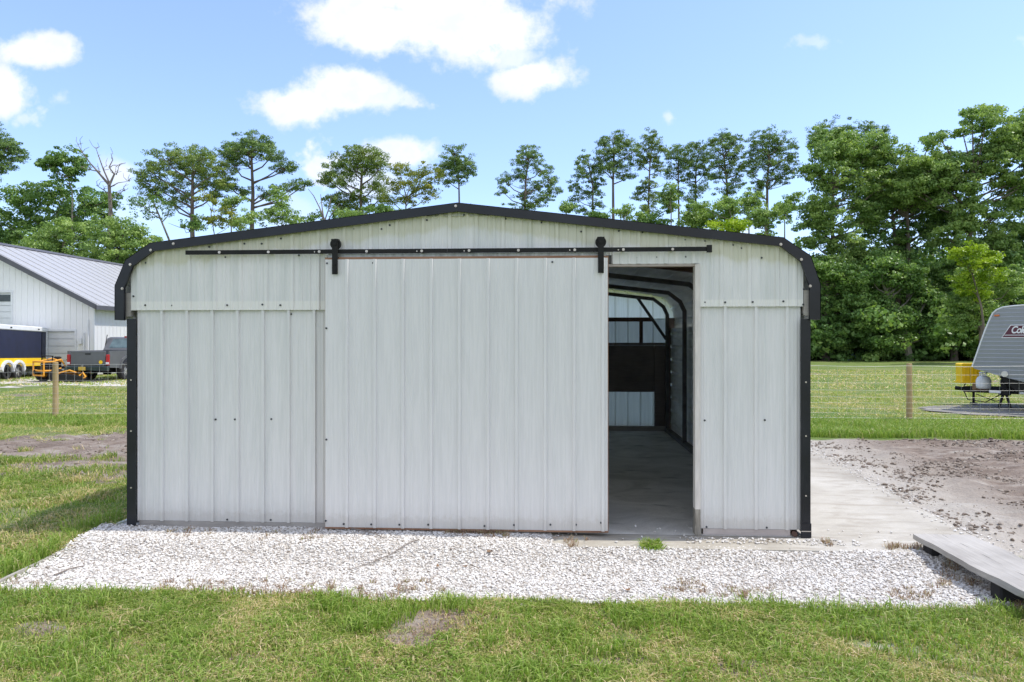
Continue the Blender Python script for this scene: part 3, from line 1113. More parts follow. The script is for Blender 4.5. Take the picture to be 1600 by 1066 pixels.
# twigs lying on the gravel
def twig(px, z, rr, label):
    pts = []
    for (u, v) in px:
        p = G(u, v, -.045)
        pts.append((p[0], p[1], float(bedz(p[0], p[1])) + z))
    tag(MB().tube(pts, [rr * (1 - 0.6 * i / len(pts)) for i in range(len(pts))], 5).build('twig', M['deadwood']), label, 'twig')


twig([(655, 858), (640, 862), (610, 873), (580, 881), (545, 891)], 0.02, 0.005, 'thin brown straight stem lying across the gravel below the door')
twig([(537, 838), (560, 842), (585, 848), (600, 856)], 0.02, 0.006, 'dark curved twig on the gravel close to the door bottom')
twig([(85, 900), (110, 890), (132, 885)], 0.02, 0.007, 'grey twig on the gravel near its left tip')


def dead_leaf(u, v, s, label):
    p = G(u, v, -.04)
    z = float(bedz(p[0], p[1])) + 0.018
    a = rng.random() * 6
    V = []
    for i in range(10):
        t = 2 * math.pi * i / 10
        rr = s * (0.6 + 0.4 * abs(math.cos(t * 1.5)))
        x0, y0 = rr * math.cos(t) * 1.3, rr * math.sin(t) * 0.8
        V.append((p[0] + x0 * math.cos(a) - y0 * math.sin(a), p[1] + x0 * math.sin(a) + y0 * math.cos(a), z + 0.5 * s * (x0 / s) ** 2))
    V.append((p[0], p[1], z))
    tag(MB().add(V, [(i, (i + 1) % 10, 10) for i in range(10)]).build('dead_leaf', M['brownbox']), label, 'leaf', 'dead leaves on the gravel')


dead_leaf(765, 871, 0.024, 'curled brown dead leaf on the gravel right of the dry weeds at the door')
dead_leaf(980, 922, 0.024, 'upright brown dead leaf on the gravel below the open doorway')
dead_leaf(684, 886, 0.02, 'flat brown dead leaf mid-gravel, leftmost of the three dead leaves in the middle')
dead_leaf(727, 885, 0.02, 'pale tan dead leaf in the middle of the gravel')
p = G(816, 950, -.06)
stones('white_stone', np.array([[p[0], p[1], -0.045]]), np.array([0.02]), M['stone'], kind=None)
tag(bpy.data.objects['white_stone'], 'single white stone lying in the front lawn below the gravel', 'stone')

# ------------------------------------------------------------------ shed
shed = empty('metal_shed', (0, 0, 0))
tag(shed, 'white ribbed metal shed with black trim and a sliding door half open', 'shed')
OUT = [(-3.042, 1.828), (-3.042, 2.13), (-2.946, 2.354), (-2.722, 2.502), (-0.015, 2.825), (2.72, 2.506), (2.940, 2.354), (3.02, 2.12), (3.02, 1.822)]
INN = [(-2.963, 1.828), (-2.963, 2.11), (-2.886, 2.301), (-2.699, 2.432), (-0.015, 2.754), (2.700, 2.436), (2.866, 2.305), (2.936, 2.10), (2.936, 1.822)]


def poly_z(P, x):
    P = P[1:-1]
    x = min(max(x, P[0][0]), P[-1][0])
    for (x0, z0), (x1, z1) in zip(P[:-1], P[1:]):
        if x0 <= x <= x1:
            return z0 + (z1 - z0) * (x - x0) / (x1 - x0 + 1e-9)
    return P[-1][1]


def rib_cols(x0, x1, phase, pitch=0.2286, mh=0.018, kind='major'):
    """profile breakpoints (x, forward offset)"""
    C = [(x0, 0.0)]
    k = math.floor((x0 - phase) / pitch) - 1
    while True:
        c = phase + k * pitch
        k += 1
        if c > x1 + pitch:
            break
        if kind == 'major':
            pr = [(-.0165, 0), (-.011, mh), (.011, mh), (.0165, 0)]
            for q in (1 / 3, 2 / 3):
                pr += [(q * pitch - .010, 0), (q * pitch - .004, .0016), (q * pitch + .004, .0016), (q * pitch + .010, 0)]
        else:
            pr = [(-.022, 0), (-.012, mh), (.012, mh), (.022, 0)]
            for q in (0.36, 0.66):
                pr += [(q * pitch - .018, 0), (q * pitch - .007, mh * .55), (q * pitch + .007, mh * .55), (q * pitch + .018, 0)]
        for dx, o in pr:
            if x0 < c + dx < x1:
                C.append((c + dx, o))
    C.append((x1, 0.0))
    return C


def sheet(mb, x0, x1, phase, y, zb, zt, extra=(), mi=0, sgn=-1, **kw):
    C = rib_cols(x0, x1, phase, **kw)
    for e in extra:
        if x0 < e < x1:
            # interpolate offset
            for (a, oa), (b, ob) in zip(C[:-1], C[1:]):
                if a < e < b:
                    C.append((e, oa + (ob - oa) * (e - a) / (b - a)))
                    break
    C.sort()
    V = []
    for x, o in C:
        V.append((x, y + sgn * o, zb(x)))
        V.append((x, y + sgn * o, zt(x)))
    mb.add(V, [(2 * i, 2 * i + 2, 2 * i + 3, 2 * i + 1) for i in range(len(C) - 1)], mi)


def screws(mb, pts, y, r=0.0085, mi=1):
    for p in pts:
        x, _, z = F(p[0], p[1], y)
        mb.tube([(x, y + 0.004, z), (x, y - 0.004, z)], r, 8, mi)
        mb.tube([(x, y - 0.004, z), (x, y - 0.009, z)], r * .6, 6, mi)


inz = lambda x: poly_z(INN, x) + 0.03
EX = [p[0] for p in INN]
# gable siding (one overlapping upper sheet)
mb = MB()
sheet(mb, -2.93, -1.16, -2.86, -0.026, lambda x: 1.915, inz, EX, kind='minor', mh=0.013, pitch=0.231)
sheet(mb, -1.16, 1.30, -2.86, -0.026, lambda x: 2.375, inz, EX, kind='minor', mh=0.013, pitch=0.231)
sheet(mb, 1.30, 2.035, -2.86, -0.026, lambda x: 2.30, inz, EX, kind='minor', mh=0.013, pitch=0.231)
sheet(mb, 2.035, 2.90, -2.86, -0.026, lambda x: 1.935, inz, EX, kind='minor', mh=0.013, pitch=0.231)
screws(mb, [(208.5, 463), (227, 477), (269, 477.5), (355, 477), (410, 476), (438, 477), (228, 411), (352, 402), (467, 399), (382, 381), (439, 373), (497, 367), (609, 352), (596, 358), (553, 358), (667, 344), (725, 336),
            (846, 348), (908, 362), (967, 361), (1004, 363), (1070, 375), (1101, 377), (1145, 383), (1190, 403), (1158, 388), (996, 403), (1026, 402), (1071, 401.5), (1101, 472.5), (1133, 472.5), (1176, 472), (1224, 471), (1256, 452), (1255, 476), (790, 342), (327, 386), (409, 381)], -0.028)
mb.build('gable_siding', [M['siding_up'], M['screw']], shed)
# lower left
mb = MB()
sheet(mb, -2.875, -0.30, -2.655, 0.0, lambda x: 0.052, lambda x: 1.95, mh=0.021)
screws(mb, [(254, 653), (337, 655.5), (367, 655.5), (424, 655), (253, 812), (355, 812), (423, 812.5), (455, 491)], -0.002)
mb.build('left_siding', [M['siding'], M['screw']], shed)
mb = MB()
sheet(mb, 2.05, 2.885, 2.0, 0.0, lambda x: 0.052, lambda x: 1.97, mh=0.020, pitch=0.257)
screws(mb, [(1101, 657), (1195, 656.5), (1104, 823.5), (1198, 824.5), (1229, 824.5), (1255, 491)], -0.002)
mb.build('right_siding', [M['siding'], M['screw']], shed)
# wooden parts of the front wall
MB().box(-2.87, -0.28, -0.004, 0.05, 0.0, 0.05).build('base_board', M['wood_base'], shed)
MB().box(2.075, 2.80, -0.004, 0.05, 0.002, 0.05).build('base_board', M['wood_pink'], shed)
jp = MB()
jp.box(2.003, 2.047, -0.03, 0.06, 0.22, 2.295)
jp.build('door_post', M['paint_wood'], shed)
jp = MB()
jp.prism([(2.003, 0.0), (2.055, -0.002), (2.048, 0.1), (2.047, 0.22), (2.003, 0.22), (2.006, 0.12), (2.0, 0.05)], 'y', -0.032, 0.062)
jp.build('post_foot', M['rotten'], shed)['label'] = 'rotten grey foot of the door post'
MB().box(-0.3, 2.003, -0.022, 0.06, 2.28, 2.3).build('door_header', M['wood_pink'], shed)
MB().box(-2.9, 2.9, -0.015, 0.03, 2.31, 2.37).build('header_beam', M['steel'], shed)
MB().box(-1.14, 1.25, -0.075, -0.045, 2.355, 2.395).build('galvanised_strip', M['galv'], shed)
MB().box(-0.34, -0.26, 0.02, 0.09, 0.0, 2.3).build('door_post', M['paint_wood'], shed)
# wood ends under the eaves
MB().box(-2.975, -2.93, -0.03, 0.05, 1.86, 2.07).build('eave_block', M['wood_base'], shed)
MB().box(2.905, 2.945, -0.03, 0.05, 1.86, 2.07).build('eave_block', M['wood_base'], shed)
# black gable trim, folded over the roof edge
mb = MB()
n = len(OUT)
V = []
for (a, b2) in zip(OUT, INN):
    V += [(a[0], -0.078, a[1]), (b2[0], -0.078, b2[1]), (b2[0], -0.05, b2[1]), (a[0], -0.05, a[1])]
fs = []
for i in range(n - 1):
    for q in range(4):
        r2 = (q + 1) % 4
        fs.append((4 * i + q, 4 * i + r2, 4 * i + 4 + r2, 4 * i + 4 + q))
fs += [(0, 1, 2, 3), tuple(4 * (n - 1) + q for q in (3, 2, 1, 0))]
mb.add(V, fs)
# top flange
V = []
for (a, b2) in zip(OUT, INN):
    d = np.array([a[0] - b2[0], a[1] - b2[1]])
    d = d / np.linalg.norm(d)
    o1 = np.array(a) + d * 0.004
    o0 = np.array(a) - d * 0.004
    V += [(o1[0], -0.080, o1[1]), (o0[0], -0.049, o0[1]), (o0[0], 0.06, o0[1]), (o1[0], 0.06, o1[1])]
mb.add(V, fs)
mb2 = mb
screws(mb2, [(235.5, 391), (203.5, 413.5), (191, 451), (712, 322), (1220, 382), (1252, 405.5), (1266, 447), (271, 381)], -0.080, 0.012, 1)
mb2.build('gable_trim', [M['black'], M['bolt']], shed)
# corner posts
for sx_, (xa, xb, zt_) in (('l', (-2.953, -2.872, 1.84)), ('r', (2.874, 2.952, 1.83))):
    mb = MB()
    mb.box(xa, xb, -0.05, -0.042, 0.0, zt_)
    if sx_ == 'l':
        mb.box(xa, xa + 0.008, -0.042, 0.06, 0.0, zt_)
    else:
        mb.box(xb - 0.008, xb, -0.042, 0.06, 0.0, zt_)
        mb.box(xa - 0.002, xb + 0.004, -0.058, -0.050, 0.0, 0.12)
    screws(mb, [((xa + xb) / 2, 0)], -0.05) if False else None
    for z in (0.35, 0.85, 1.3):
        mb.tube([((xa + xb) / 2, -0.049, z), ((xa + xb) / 2, -0.056, z)], 0.007, 8, 1)
    if sx_ == 'r':
        mb.box(xa, xb, -0.062, -0.058, 0.052, 0.058, 1)
    mb.build('corner_trim', [M['black'], M['bolt']], shed)
MB().tube([(2.83, 0.0, 0.02), (2.83, -0.03, 0.02)], 0.022, 10).build('anchor_bolt', M['rust'], shed)

# roof and side walls with lengthwise ribs, one bent skin split in three parts
def arc_profile(inset):
    pts = [(-2.945 + inset, 0.0), (-2.945 + inset, 2.08)]
    C = [(-3.0 + inset, 1.83), (-3.0 + inset, 2.13), (-2.90 + inset, 2.33), (-2.70, 2.47 - inset), (-0.015, 2.80 - inset), (2.70, 2.475 - inset), (2.90 - inset, 2.33), (2.985 - inset, 2.12), (2.985 - inset, 1.83)]
    return C


def resample(P, step):
    P = [np.array(p, float) for p in P]
    # round the corners with two Chaikin passes, keep ends
    for _ in range(2):
        Q = [P[0]]
        for a, b2 in zip(P[:-1], P[1:]):
            Q += [a * .75 + b2 * .25, a * .25 + b2 * .75]
        Q.append(P[-1])
        P = Q
    return P


def ribbed_skin(P, pitch=0.2286, rh=0.014):
    L = [0]
    for a, b2 in zip(P[:-1], P[1:]):
        L.append(L[-1] + np.linalg.norm(b2 - a))
    L = np.array(L)
    PX = np.array(P)
    ss = []
    k = 0
    while k * pitch < L[-1]:
        c = k * pitch + 0.1
        for d, o in ((-.028, 0), (-.014, rh), (.014, rh), (.028, 0), (.085, 0), (.09, .003), (.1, .003), (.105, 0), (.15, 0)):
            if 0 < c + d < L[-1]:
                ss.append((c + d, o))
        k += 1
    ss = [(0, 0)] + sorted(ss) + [(L[-1], 0)]
    out = []
    for s, o in ss:
        x = np.interp(s, L, PX[:, 0])
        z = np.interp(s, L, PX[:, 1])
        e = 0.01
        t = np.array([np.interp(s + e, L, PX[:, 0]) - np.interp(s - e, L, PX[:, 0]), np.interp(s + e, L, PX[:, 1]) - np.interp(s - e, L, PX[:, 1])])
        t = t / (np.linalg.norm(t) + 1e-9)
        out.append((x - t[1] * o, z + t[0] * o))
    return out


def skin(name, P, y0, y1, mat):
    S = ribbed_skin([np.array(p, float) for p in P])
    mb = MB()
    V = []
    for (x, z) in S:
        V += [(x, y0, z), (x, y1, z)]
    mb.add(V, [(2 * i, 2 * i + 1, 2 * i + 3, 2 * i + 2) for i in range(len(S) - 1)])
    return mb.build(name, mat, shed)


RP = resample(arc_profile(0.0), 0.1)
skin('roof', RP, -0.045, 7.02, M['inner'])
skin('side_wall', [(-2.925, 0.01), (-2.925, 1.86)], 0.0, 6.98, M['inner'])
skin('side_wall', [(2.925, 1.86), (2.925, 0.01)], 0.0, 6.98, M['inner'])
# steel bows
BOW = [(-2.86, 0.0), (-2.86, 1.9), (-2.86, 2.1), (-2.80, 2.25), (-2.62, 2.39), (-0.015, 2.70), (2.60, 2.39), (2.78, 2.25), (2.85, 2.1), (2.85, 1.9), (2.85, 0.0)]
for y in (0.10, 1.75, 3.4, 5.1, 6.78):
    mb = MB()
    mb.sqtube([(x, y, z) for x, z in BOW], 0.06, 0.06)
    mb.build('steel_bow', M['rust'] if y < 3 else M['steel'], shed)
for y in (3.4, 5.1, 6.78):
    for s in (-1, 1):
        if s == 1 and y != 6.78:
            continue
        mb = MB()
        a = (s * 2.32, y, 2.41)
        b2 = (s * 2.83, y, 1.66)
        mb.sqtube([a, b2], 0.05, 0.04)
        mb.build('knee_brace', M['steel'], shed)
# side rails low along the right wall
mb = MB()
mb.box(2.80, 2.89, 0.15, 6.75, 0.0, 0.06)
mb.build('floor_rail', M['steel'], shed)
mb = MB()
mb.box(-2.89, -2.80, 0.15, 6.75, 0.0, 0.06)
mb.build('floor_rail', M['steel'], shed)
# back wall; unseen opening at its left added to brighten the interior
BY = 6.9
mb = MB()
ROOFZ = lambda x: np.interp(x, [-3.0, -2.88, -2.70, -0.015, 2.70, 2.88, 2.98], [2.12, 2.32, 2.46, 2.79, 2.46, 2.32, 2.12])
sheet(mb, -2.985, 2.985, 0.1, BY, lambda x: 2.04, lambda x: float(ROOFZ(x)), [-2.88, -2.7, -0.015, 2.7, 2.88], mh=0.014)
mb.build('back_gable_panel', M['fibre'], shed)
mb = MB()
sheet(mb, -0.7, 2.93, 0.1, BY, lambda x: 1.5, lambda x: 2.03, mh=0.026)
sheet(mb, -0.7, 2.93, 0.1, BY, lambda x: 0.05, lambda x: 0.73, mh=0.026)
mb.build('back_siding', M['fibre2'], shed)
mb = MB()
for i, (z0, z1) in enumerate(((0.705, 0.98), (0.984, 1.264), (1.268, 1.55))):
    mb.box(-0.7, 2.62, BY - 0.05, BY - 0.02, z0, z1)
mb.box(2.63, 2.83, BY - 0.055, BY - 0.02, 0.06, 1.55)
mb.box(-0.7, 2.64, BY - 0.019, BY - 0.017, 0.71, 1.54)
mb.box(-0.7, 2.83, BY - 0.07, BY - 0.02, 1.553, 1.60)
mb.build('board_panelling', M['board_brown'], shed)
for x0_, x1_, z0_, z1_ in ((-0.8, -0.7, 0.0, 1.98), (2.92, 2.99, 1.84, 2.05), (2.835, 2.92, 0.0, 2.05), (-2.92, -2.805, 0.0, 2.05)):
    MB().box(x0_, x1_, BY - 0.08, BY - 0.03, z0_, z1_).build('back_post', M['board_brown'], shed)
mb = MB()
mb.box(-2.85, 2.6, BY - 0.09, BY - 0.03, 1.985, 2.06)
mb.box(2.36, 2.42, BY - 0.08, BY - 0.02, 1.60, 1.985)
mb.build('back_beam', M['rust'], shed)
MB().box(-0.7, 2.85, BY - 0.08, BY - 0.0, 0.0, 0.085).build('back_sill', M['wood_base'], shed)

# sliding door
door = MB()
sheet(door, -1.155, 1.262, -0.965, -0.105, lambda x: 0.045, lambda x: 2.345, mh=0.017, pitch=0.2430)
screws(door, [(511, 411.5), (541, 410.5), (583, 411), (628, 411.5), (673, 411), (863, 409.5), (510, 513), (510, 687), (509, 814), (941, 524), (941, 690), (939, 817),
              (537, 819), (580, 819.5), (624, 820), (669, 820), (803, 820.5), (860, 820), (757, 822), (900, 820), (943, 411)], -0.107)
dpanel = door.build('sliding_door', [M['siding_door'], M['screw']], shed)
mb = MB()
mb.box(-1.158, -1.07, -0.101, -0.062, 0.03, 2.362)
mb.box(1.18, 1.268, -0.101, -0.062, 0.03, 2.362)
mb.box(-1.07, 1.18, -0.101, -0.062, 2.27, 2.365)
mb.box(-1.07, 1.18, -0.101, -0.062, 0.028, 0.12)
mb.box(-1.07, 1.18, -0.101, -0.062, 1.14, 1.24)
mb.build('door_frame', M['wood_red'], dpanel)
for xh in (-1.062, 1.203):
    hg = MB()
    hg.box(xh - 0.024, xh + 0.024, -0.137, -0.127, 2.215, 2.50)
    hg.box(xh - 0.024, xh + 0.024, -0.127, -0.085, 2.36, 2.368)
    hg.box(xh - 0.03, xh + 0.03, -0.140, -0.085, 2.50, 2.517)
    for z in (2.245, 2.30):
        hg.tube([(xh, -0.137, z), (xh, -0.143, z)], 0.010, 6)
    h = hg.build('door_hanger', M['iron'], dpanel)
# door rail
rail = MB()
for x0, x1 in ((-2.392, -0.10), (-0.098, 2.11)):
    rail.box(x0, x1, -0.105, -0.096, 2.395, 2.432)
rl = rail.build('door_rail', M['iron'], shed)
mb = MB()
mb.box(2.085, 2.125, -0.118, -0.088, 2.385, 2.445)
mb.build('rail_stop', M['iron'], rl)
for u in (343, 419.5, 499, 573, 659, 733, 810, 898, 974, 1051):
    x = F(u, 392, -0.105)[0]
    b2 = MB()
    b2.tube([(x, -0.112, 2.413), (x, -0.02, 2.413)], 0.012, 8)
    if u in (499, 659, 733, 898, 974):
        b2.tube([(x - 0.042, -0.108, 2.411), (x - 0.042, -0.1, 2.411)], 0.006, 6)
    b2.build('rail_bolt', M['bolt'], rl)
for xh in (-1.062, 1.203):
    w = MB()
    w.disc((xh, -0.106, 2.476), 0.046, 'y', 0.028, 18)
    w.disc((xh, -0.141, 2.476), 0.016, 'y', 0.012, 8)
    w.build('roller_wheel', M['iron'], [o for o in dpanel.children if o.name.startswith('door_hanger')][0 if xh < 0 else 1])

# edging boards left of the gravel
def bar_thing(name, a, b2, w, h, mat, label, cat, group=None):
    a = np.array(a, float)
    b2 = np.array(b2, float)
    L = np.linalg.norm(b2 - a)
    mb = MB()
    N = 6
    V = []
    for i in range(N + 1):
        t = i / N
        wob = 0.006 * math.sin(t * 9)
        for q, z in ((-w / 2, 0), (w / 2, 0), (w / 2, h + wob * .3), (-w / 2, h)):
            V.append((t * L, q + wob, z))
    fs = [(0, 1, 2, 3), tuple(N * 4 + k for k in (3, 2, 1, 0))]
    for i in range(N):
        for k in range(4):
            j = (k + 1) % 4
            fs.append((4 * i + k, 4 * i + j, 4 * i + 4 + j, 4 * i + 4 + k))
    mb.add(V, fs)
    o = mb.build(name, mat)
    o.location = a
    o.rotation_euler = (0, 0, math.atan2(b2[1] - a[1], b2[0] - a[0]))
    return tag(o, label, cat, group)


bar_thing('edging_board', (-3.06, -1.45, -0.11), (-3.17, -0.35, -0.11), 0.022, 0.075, M['wood_grey'], 'dark weathered edging board along the left side of the white gravel', 'board')
bar_thing('edging_strip', (-3.14, -0.30, -0.09), (-3.13, 0.95, -0.09), 0.03, 0.085, M['white'], 'pale edging strip on the ground by the left front corner of the shed', 'edging')

# bench of two planks on black blocks
bench = empty('plank_bench', (3.9, -0.9, -0.06))
tag(bench, 'low grey weathered plank bench on black blocks at the right end of the gravel', 'bench')


def plank(x0, x1, y0, y1, z0, z1, chip=False):
    mb = MB()
    NY = 14
    V = []
    for i in range(NY + 1):
        y = y0 + (y1 - y0) * i / NY
        a = x0 + 0.004 * math.sin(i * 1.9) + (0.03 if (chip and i == 0) else 0) + (0.006 if chip and i in (2, 3) else 0)
        b = x1 + 0.003 * math.sin(i * 2.7 + 1)
        wz = 0.003 * math.sin(i * 0.8)
        V += [(a, y, z0 + wz), (b, y, z0 + wz), (b, y, z1 + wz), (a + (0.012 if (chip and i in (1, 2, 3)) else 0), y, z1 + wz)]
    fs = [(0, 1, 2, 3), tuple(NY * 4 + k for k in (3, 2, 1, 0))]
    for i in range(NY):
        for k in range(4):
            j = (k + 1) % 4
            fs.append((4 * i + k, 4 * i + j, 4 * i + 4 + j, 4 * i + 4 + k))
    return mb.add(V, fs)


plank(-0.225, -0.004, -0.72, 0.64, 0.125, 0.165, True).build('plank', M['wood_grey'], bench)
plank(0.012, 0.24, -0.70, 0.66, 0.118, 0.158).build('plank', M['wood_grey'], bench)
for y in (0.5, -0.36):
    MB().cbox(-0.19, 0.2, y - 0.06, y + 0.06, -0.01, 0.124, 0.012).build('block', M['rubber'], bench)

# ------------------------------------------------------------------ wire fence
fence = empty('wire_fence', (0, 8.88, 0))
tag(fence, 'wire mesh fence on round wooden posts crossing the yard behind the shed', 'fence')
for x in (-10.17, 8.12):
    z0 = -0.15
    mb = MB()
    mb.tube([(x, 0, z0), (x + .004, 0, 0.5), (x, 0, 1.15), (x, 0, 1.165)], [0.06, 0.057, 0.055, 0.048], 14)
    mb.build('fence_post', M['wood_post'], fence)
wm_ = MB()
xa, xb = -19.0, 17.0
HZ = [1.12, 0.94, 0.77, 0.62, 0.48, 0.36, 0.25, 0.15, 0.05]
nseg = 60
for k, z in enumerate(HZ):
    pts = [(xa + (xb - xa) * i / nseg, -0.066, z - 0.02 * math.sin(i * 0.9) ** 2 * (1 if z > 1 else .4)) for i in range(nseg + 1)]
    wm_.tube(pts, 0.0036 if k in (0, 8) else 0.0021, 3, cap=False)
x = xa
while x < xb:
    wm_.tube([(x, -0.066, 1.12), (x + 0.004 * math.sin(x * 7), -0.066, 0.6), (x, -0.066, 0.03)], 0.0020, 3, cap=False)
    x += 0.19
wm_.build('wire_mesh', M['wire'], fence)

# far fence at the foot of the wood
ff = empty('far_fence', (0, 55, 0))
tag(ff, 'low weathered post fence far off at the foot of the right-hand woods', 'fence')
for i in range(9):
    x = 18 + i * 3.5 + 0.5 * math.sin(i * 3)
    MB().tube([(x, 0, 0), (x, 0, 1.7 + 0.3 * math.sin(i * 5))], 0.07, 6).build('fence_post', M['bark_g'], ff)
mb = MB()
for z in (0.6, 1.1, 1.6):
    mb.tube([(17, -0.08, z), (50, -0.08, z)], 0.012, 3)
mb.build('fence_wire', M['wire'], ff)

# small tarp-covered heap by the woods
p = G(1326, 561, 0.3)
mb = MB()
V = []
for j in range(5):
    for i in range(10):
        t = 2 * math.pi * i / 10
        rr = (1, .85, .6, .3, .05)[j] * (0.9 + .2 * math.sin(i * 2.7))
        V.append((0.62 * rr * math.cos(t), 0.5 * rr * math.sin(t), (0, .25, .45, .55, .6)[j]))
fs = [(j * 10 + i, j * 10 + (i + 1) % 10, (j + 1) * 10 + (i + 1) % 10, (j + 1) * 10 + i) for j in range(4) for i in range(10)]
fs.append(tuple(range(40, 50)))
o = mb.add(V, fs).build('tarp_heap', M['tarp'])
o.location = (24.8, 51.5, 0.0)
tag(o, 'small blue-grey tarp heap on the far field before the dark woods', 'tarp')

# ------------------------------------------------------------------ white barn, far left
BX, BYY = -20.89, 26.07
barn = empty('white_barn', (BX, BYY, 0))
tag(barn, 'large white metal barn with grey roof and roll-up doors behind the fence', 'barn')
HW, EH, AH, BL = 5.87, 3.36, 6.30, 17.5


def barn_roofz(x):  # x from -2HW..0
    return EH + (AH - EH) * (1 - abs(x + HW) / HW)


mb = MB()
C = rib_cols(-2 * HW, 0, 0, pitch=0.30, mh=0.018)
C = sorted(C + [(-HW, 0)])
D1 = (-3.4, -0.88, 2.05)     # small roll-up door x0,x1,z1
D2 = (-7.2, -4.03, 3.9)     # tall one
V = []
xs_ = sorted(set([c[0] for c in C] + [D1[0], D1[1], D2[0], D2[1]]))
off = lambda x: float(np.interp(x, [c[0] for c in C], [c[1] for c in C]))
fs = []
for a, b2 in zip(xs_[:-1], xs_[1:]):
    mid = (a + b2) / 2
    zb = 0.0
    if D1[0] < mid < D1[1]:
        zb = D1[2]
    if D2[0] < mid < D2[1]:
        zb = D2[2]
    q = len(V)
    V += [(a, -off(a), zb), (b2, -off(b2), zb), (b2, -off(b2), barn_roofz(b2)), (a, -off(a), barn_roofz(a))]
    fs.append((q, q + 1, q + 2, q + 3))
mb.add(V, fs)
mb.build('gable_wall', M['barn'], barn)
# right side wall
mb = MB()
C2 = rib_cols(0, BL, 0.2, pitch=0.30, mh=0.018)
V = []
for y, o_ in C2:
    V += [(o_, y, 0), (o_, y, EH)]
mb.add(V, [(2 * i, 2 * i + 2, 2 * i + 3, 2 * i + 1) for i in range(len(C2) - 1)])
mb.box(-2 * HW, -2 * HW + 0.1, 0.1, BL, 0, EH)
mb.box(-2 * HW, 0, BL - 0.1, BL, 0, EH - .05)
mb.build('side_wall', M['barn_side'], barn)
MB().box(-0.02, 0.03, -0.035, 0.0, 0, EH - 0.02).build('corner_trim', M['white'], barn)
mb = MB()
for s in (-1, 1):
    e = 0.35
    x1_ = -HW + s * (HW + e)
    z1_ = EH - e * (AH - EH) / HW
    mb.prism([(-HW, AH + 0.02), (x1_, z1_ + 0.02), (x1_, z1_ + 0.10), (-HW, AH + 0.10)], 'y', -0.35, BL + .3)
    # seams
    for i in range(23):
        y = -0.2 + i * 0.78
        mb.prism([(-HW, AH + 0.10), (x1_, z1_ + 0.10), (x1_, z1_ + 0.125), (-HW, AH + 0.125)], 'y', y, y + 0.05)
mb.build('roof', M['roof_grey'], barn)
mb = MB()
mb.prism([(-HW - .15, AH + 0.07), (-HW, AH + 0.2), (-HW + .15, AH + 0.07)], 'y', -0.36, BL + .31)
mb.build('ridge_cap', M['dkgrey'], barn)
mb = MB()
for s in (-1, 1):
    e = 0.36
    x1_ = -HW + s * (HW + e)
    z1_ = EH - e * (AH - EH) / HW
    mb.prism([(-HW, AH - 0.12), (x1_, z1_ - 0.12), (x1_, z1_ + 0.12), (-HW, AH + 0.13)], 'y', -0.42, -0.36)
mb.box(0.34, 0.40, -0.42, BL + .3, EH - 0.30, EH - 0.10)
mb.box(-2 * HW - .4, -2 * HW - .34, -0.42, BL + .3, EH - 0.30, EH - 0.10)
mb.build('fascia', M['dkgrey'], barn)
MB().box(0.02, 0.34, -0.35, BL + .3, EH - 0.26, EH - 0.2).build('soffit', M['white'], barn)
for (x0, x1_, zt_), win in ((D1, False), (D2, True)):
    mb = MB()
    nn = int(zt_ / 0.3)
    for i in range(nn):
        mb.box(x0 + .08, x1_ - .08, 0.06, 0.10, i * zt_ / nn, (i + 1) * zt_ / nn - 0.025)
    mb.box(x0 + .08, x1_ - .08, 0.11, 0.13, 0, zt_)
    d = mb.build('roll_up_door', M['white'], barn)
    mb = MB()
    mb.box(x0 - .02, x0 + .08, -0.03, 0.12, 0, zt_)
    mb.box(x1_ - .08, x1_ + .02, -0.03, 0.12, 0, zt_)
    mb.box(x0 - .02, x1_ + .02, -0.035, 0.12, zt_, zt_ + .1)
    mb.build('door_frame', M['white'], d)
    if win:
        MB().box(x0 + .2, x1_ - .12, 0.03, 0.058, zt_ - 0.42, zt_ - 0.1).build('door_window', M['glass'], d)
MB().box(-0.76, -0.58, -0.1, -0.02, 1.45, 1.72).build('meter_box', M['white'], barn)
MB().tube([(-0.48, -0.06, 0), (-0.48, -0.06, 2.0)], 0.035, 8).build('conduit', M['white'], barn)
MB().tube([(-0.27, -0.06, 0), (-0.27, -0.06, 2.6)], 0.03, 8).build('downpipe', M['white'], barn)


# ------------------------------------------------------------------ wheels
def wheel(parent, c, r, w, rimr, axis='x', rimmat='chrome', spokes=5, side=1):
    c = np.array(c, float)
    ty = MB()
    n = 28
    prof = [(-.5, rimr / r), (-.5, .9), (-.36, 1.0), (.36, 1.0), (.5, .9), (.5, rimr / r)]
    V = []
    for k in range(n):
        t = 2 * math.pi * k / n
        for (o, q) in prof:
            if axis == 'x':
                V.append((c[0] + o * w, c[1] + r * q * math.cos(t), c[2] + r * q * math.sin(t)))
            else:
                V.append((c[0] + r * q * math.cos(t), c[1] + o * w, c[2] + r * q * math.sin(t)))
    m = len(prof)
    fs = []
    for k in range(n):
        j = (k + 1) % n
        for q in range(m):
            q2 = (q + 1) % m
            fs.append((k * m + q, k * m + q2, j * m + q2, j * m + q))
    ty.add(V, fs)
    wo_ = ty.build('wheel', M['rubber'], parent)
    rm = MB()
    rm.disc(c, rimr * 1.01, axis, w * .5, 20)
    ax = np.array([1, 0, 0]) if axis == 'x' else np.array([0, 1, 0])
    rm.disc(c + ax * side * w * .33, rimr * .28, axis, w * .3, 10)
    for k in range(spokes):
        t = 2 * math.pi * k / spokes
        e = np.array([0, math.cos(t), math.sin(t)]) if axis == 'x' else np.array([math.cos(t), 0, math.sin(t)])
        rm.tube([c + ax * side * w * .34, c + ax * side * w * .4 + e * rimr * .95], rimr * .12, 5)
    rm.build('rim', M[rimmat], wo_)
    return wo_


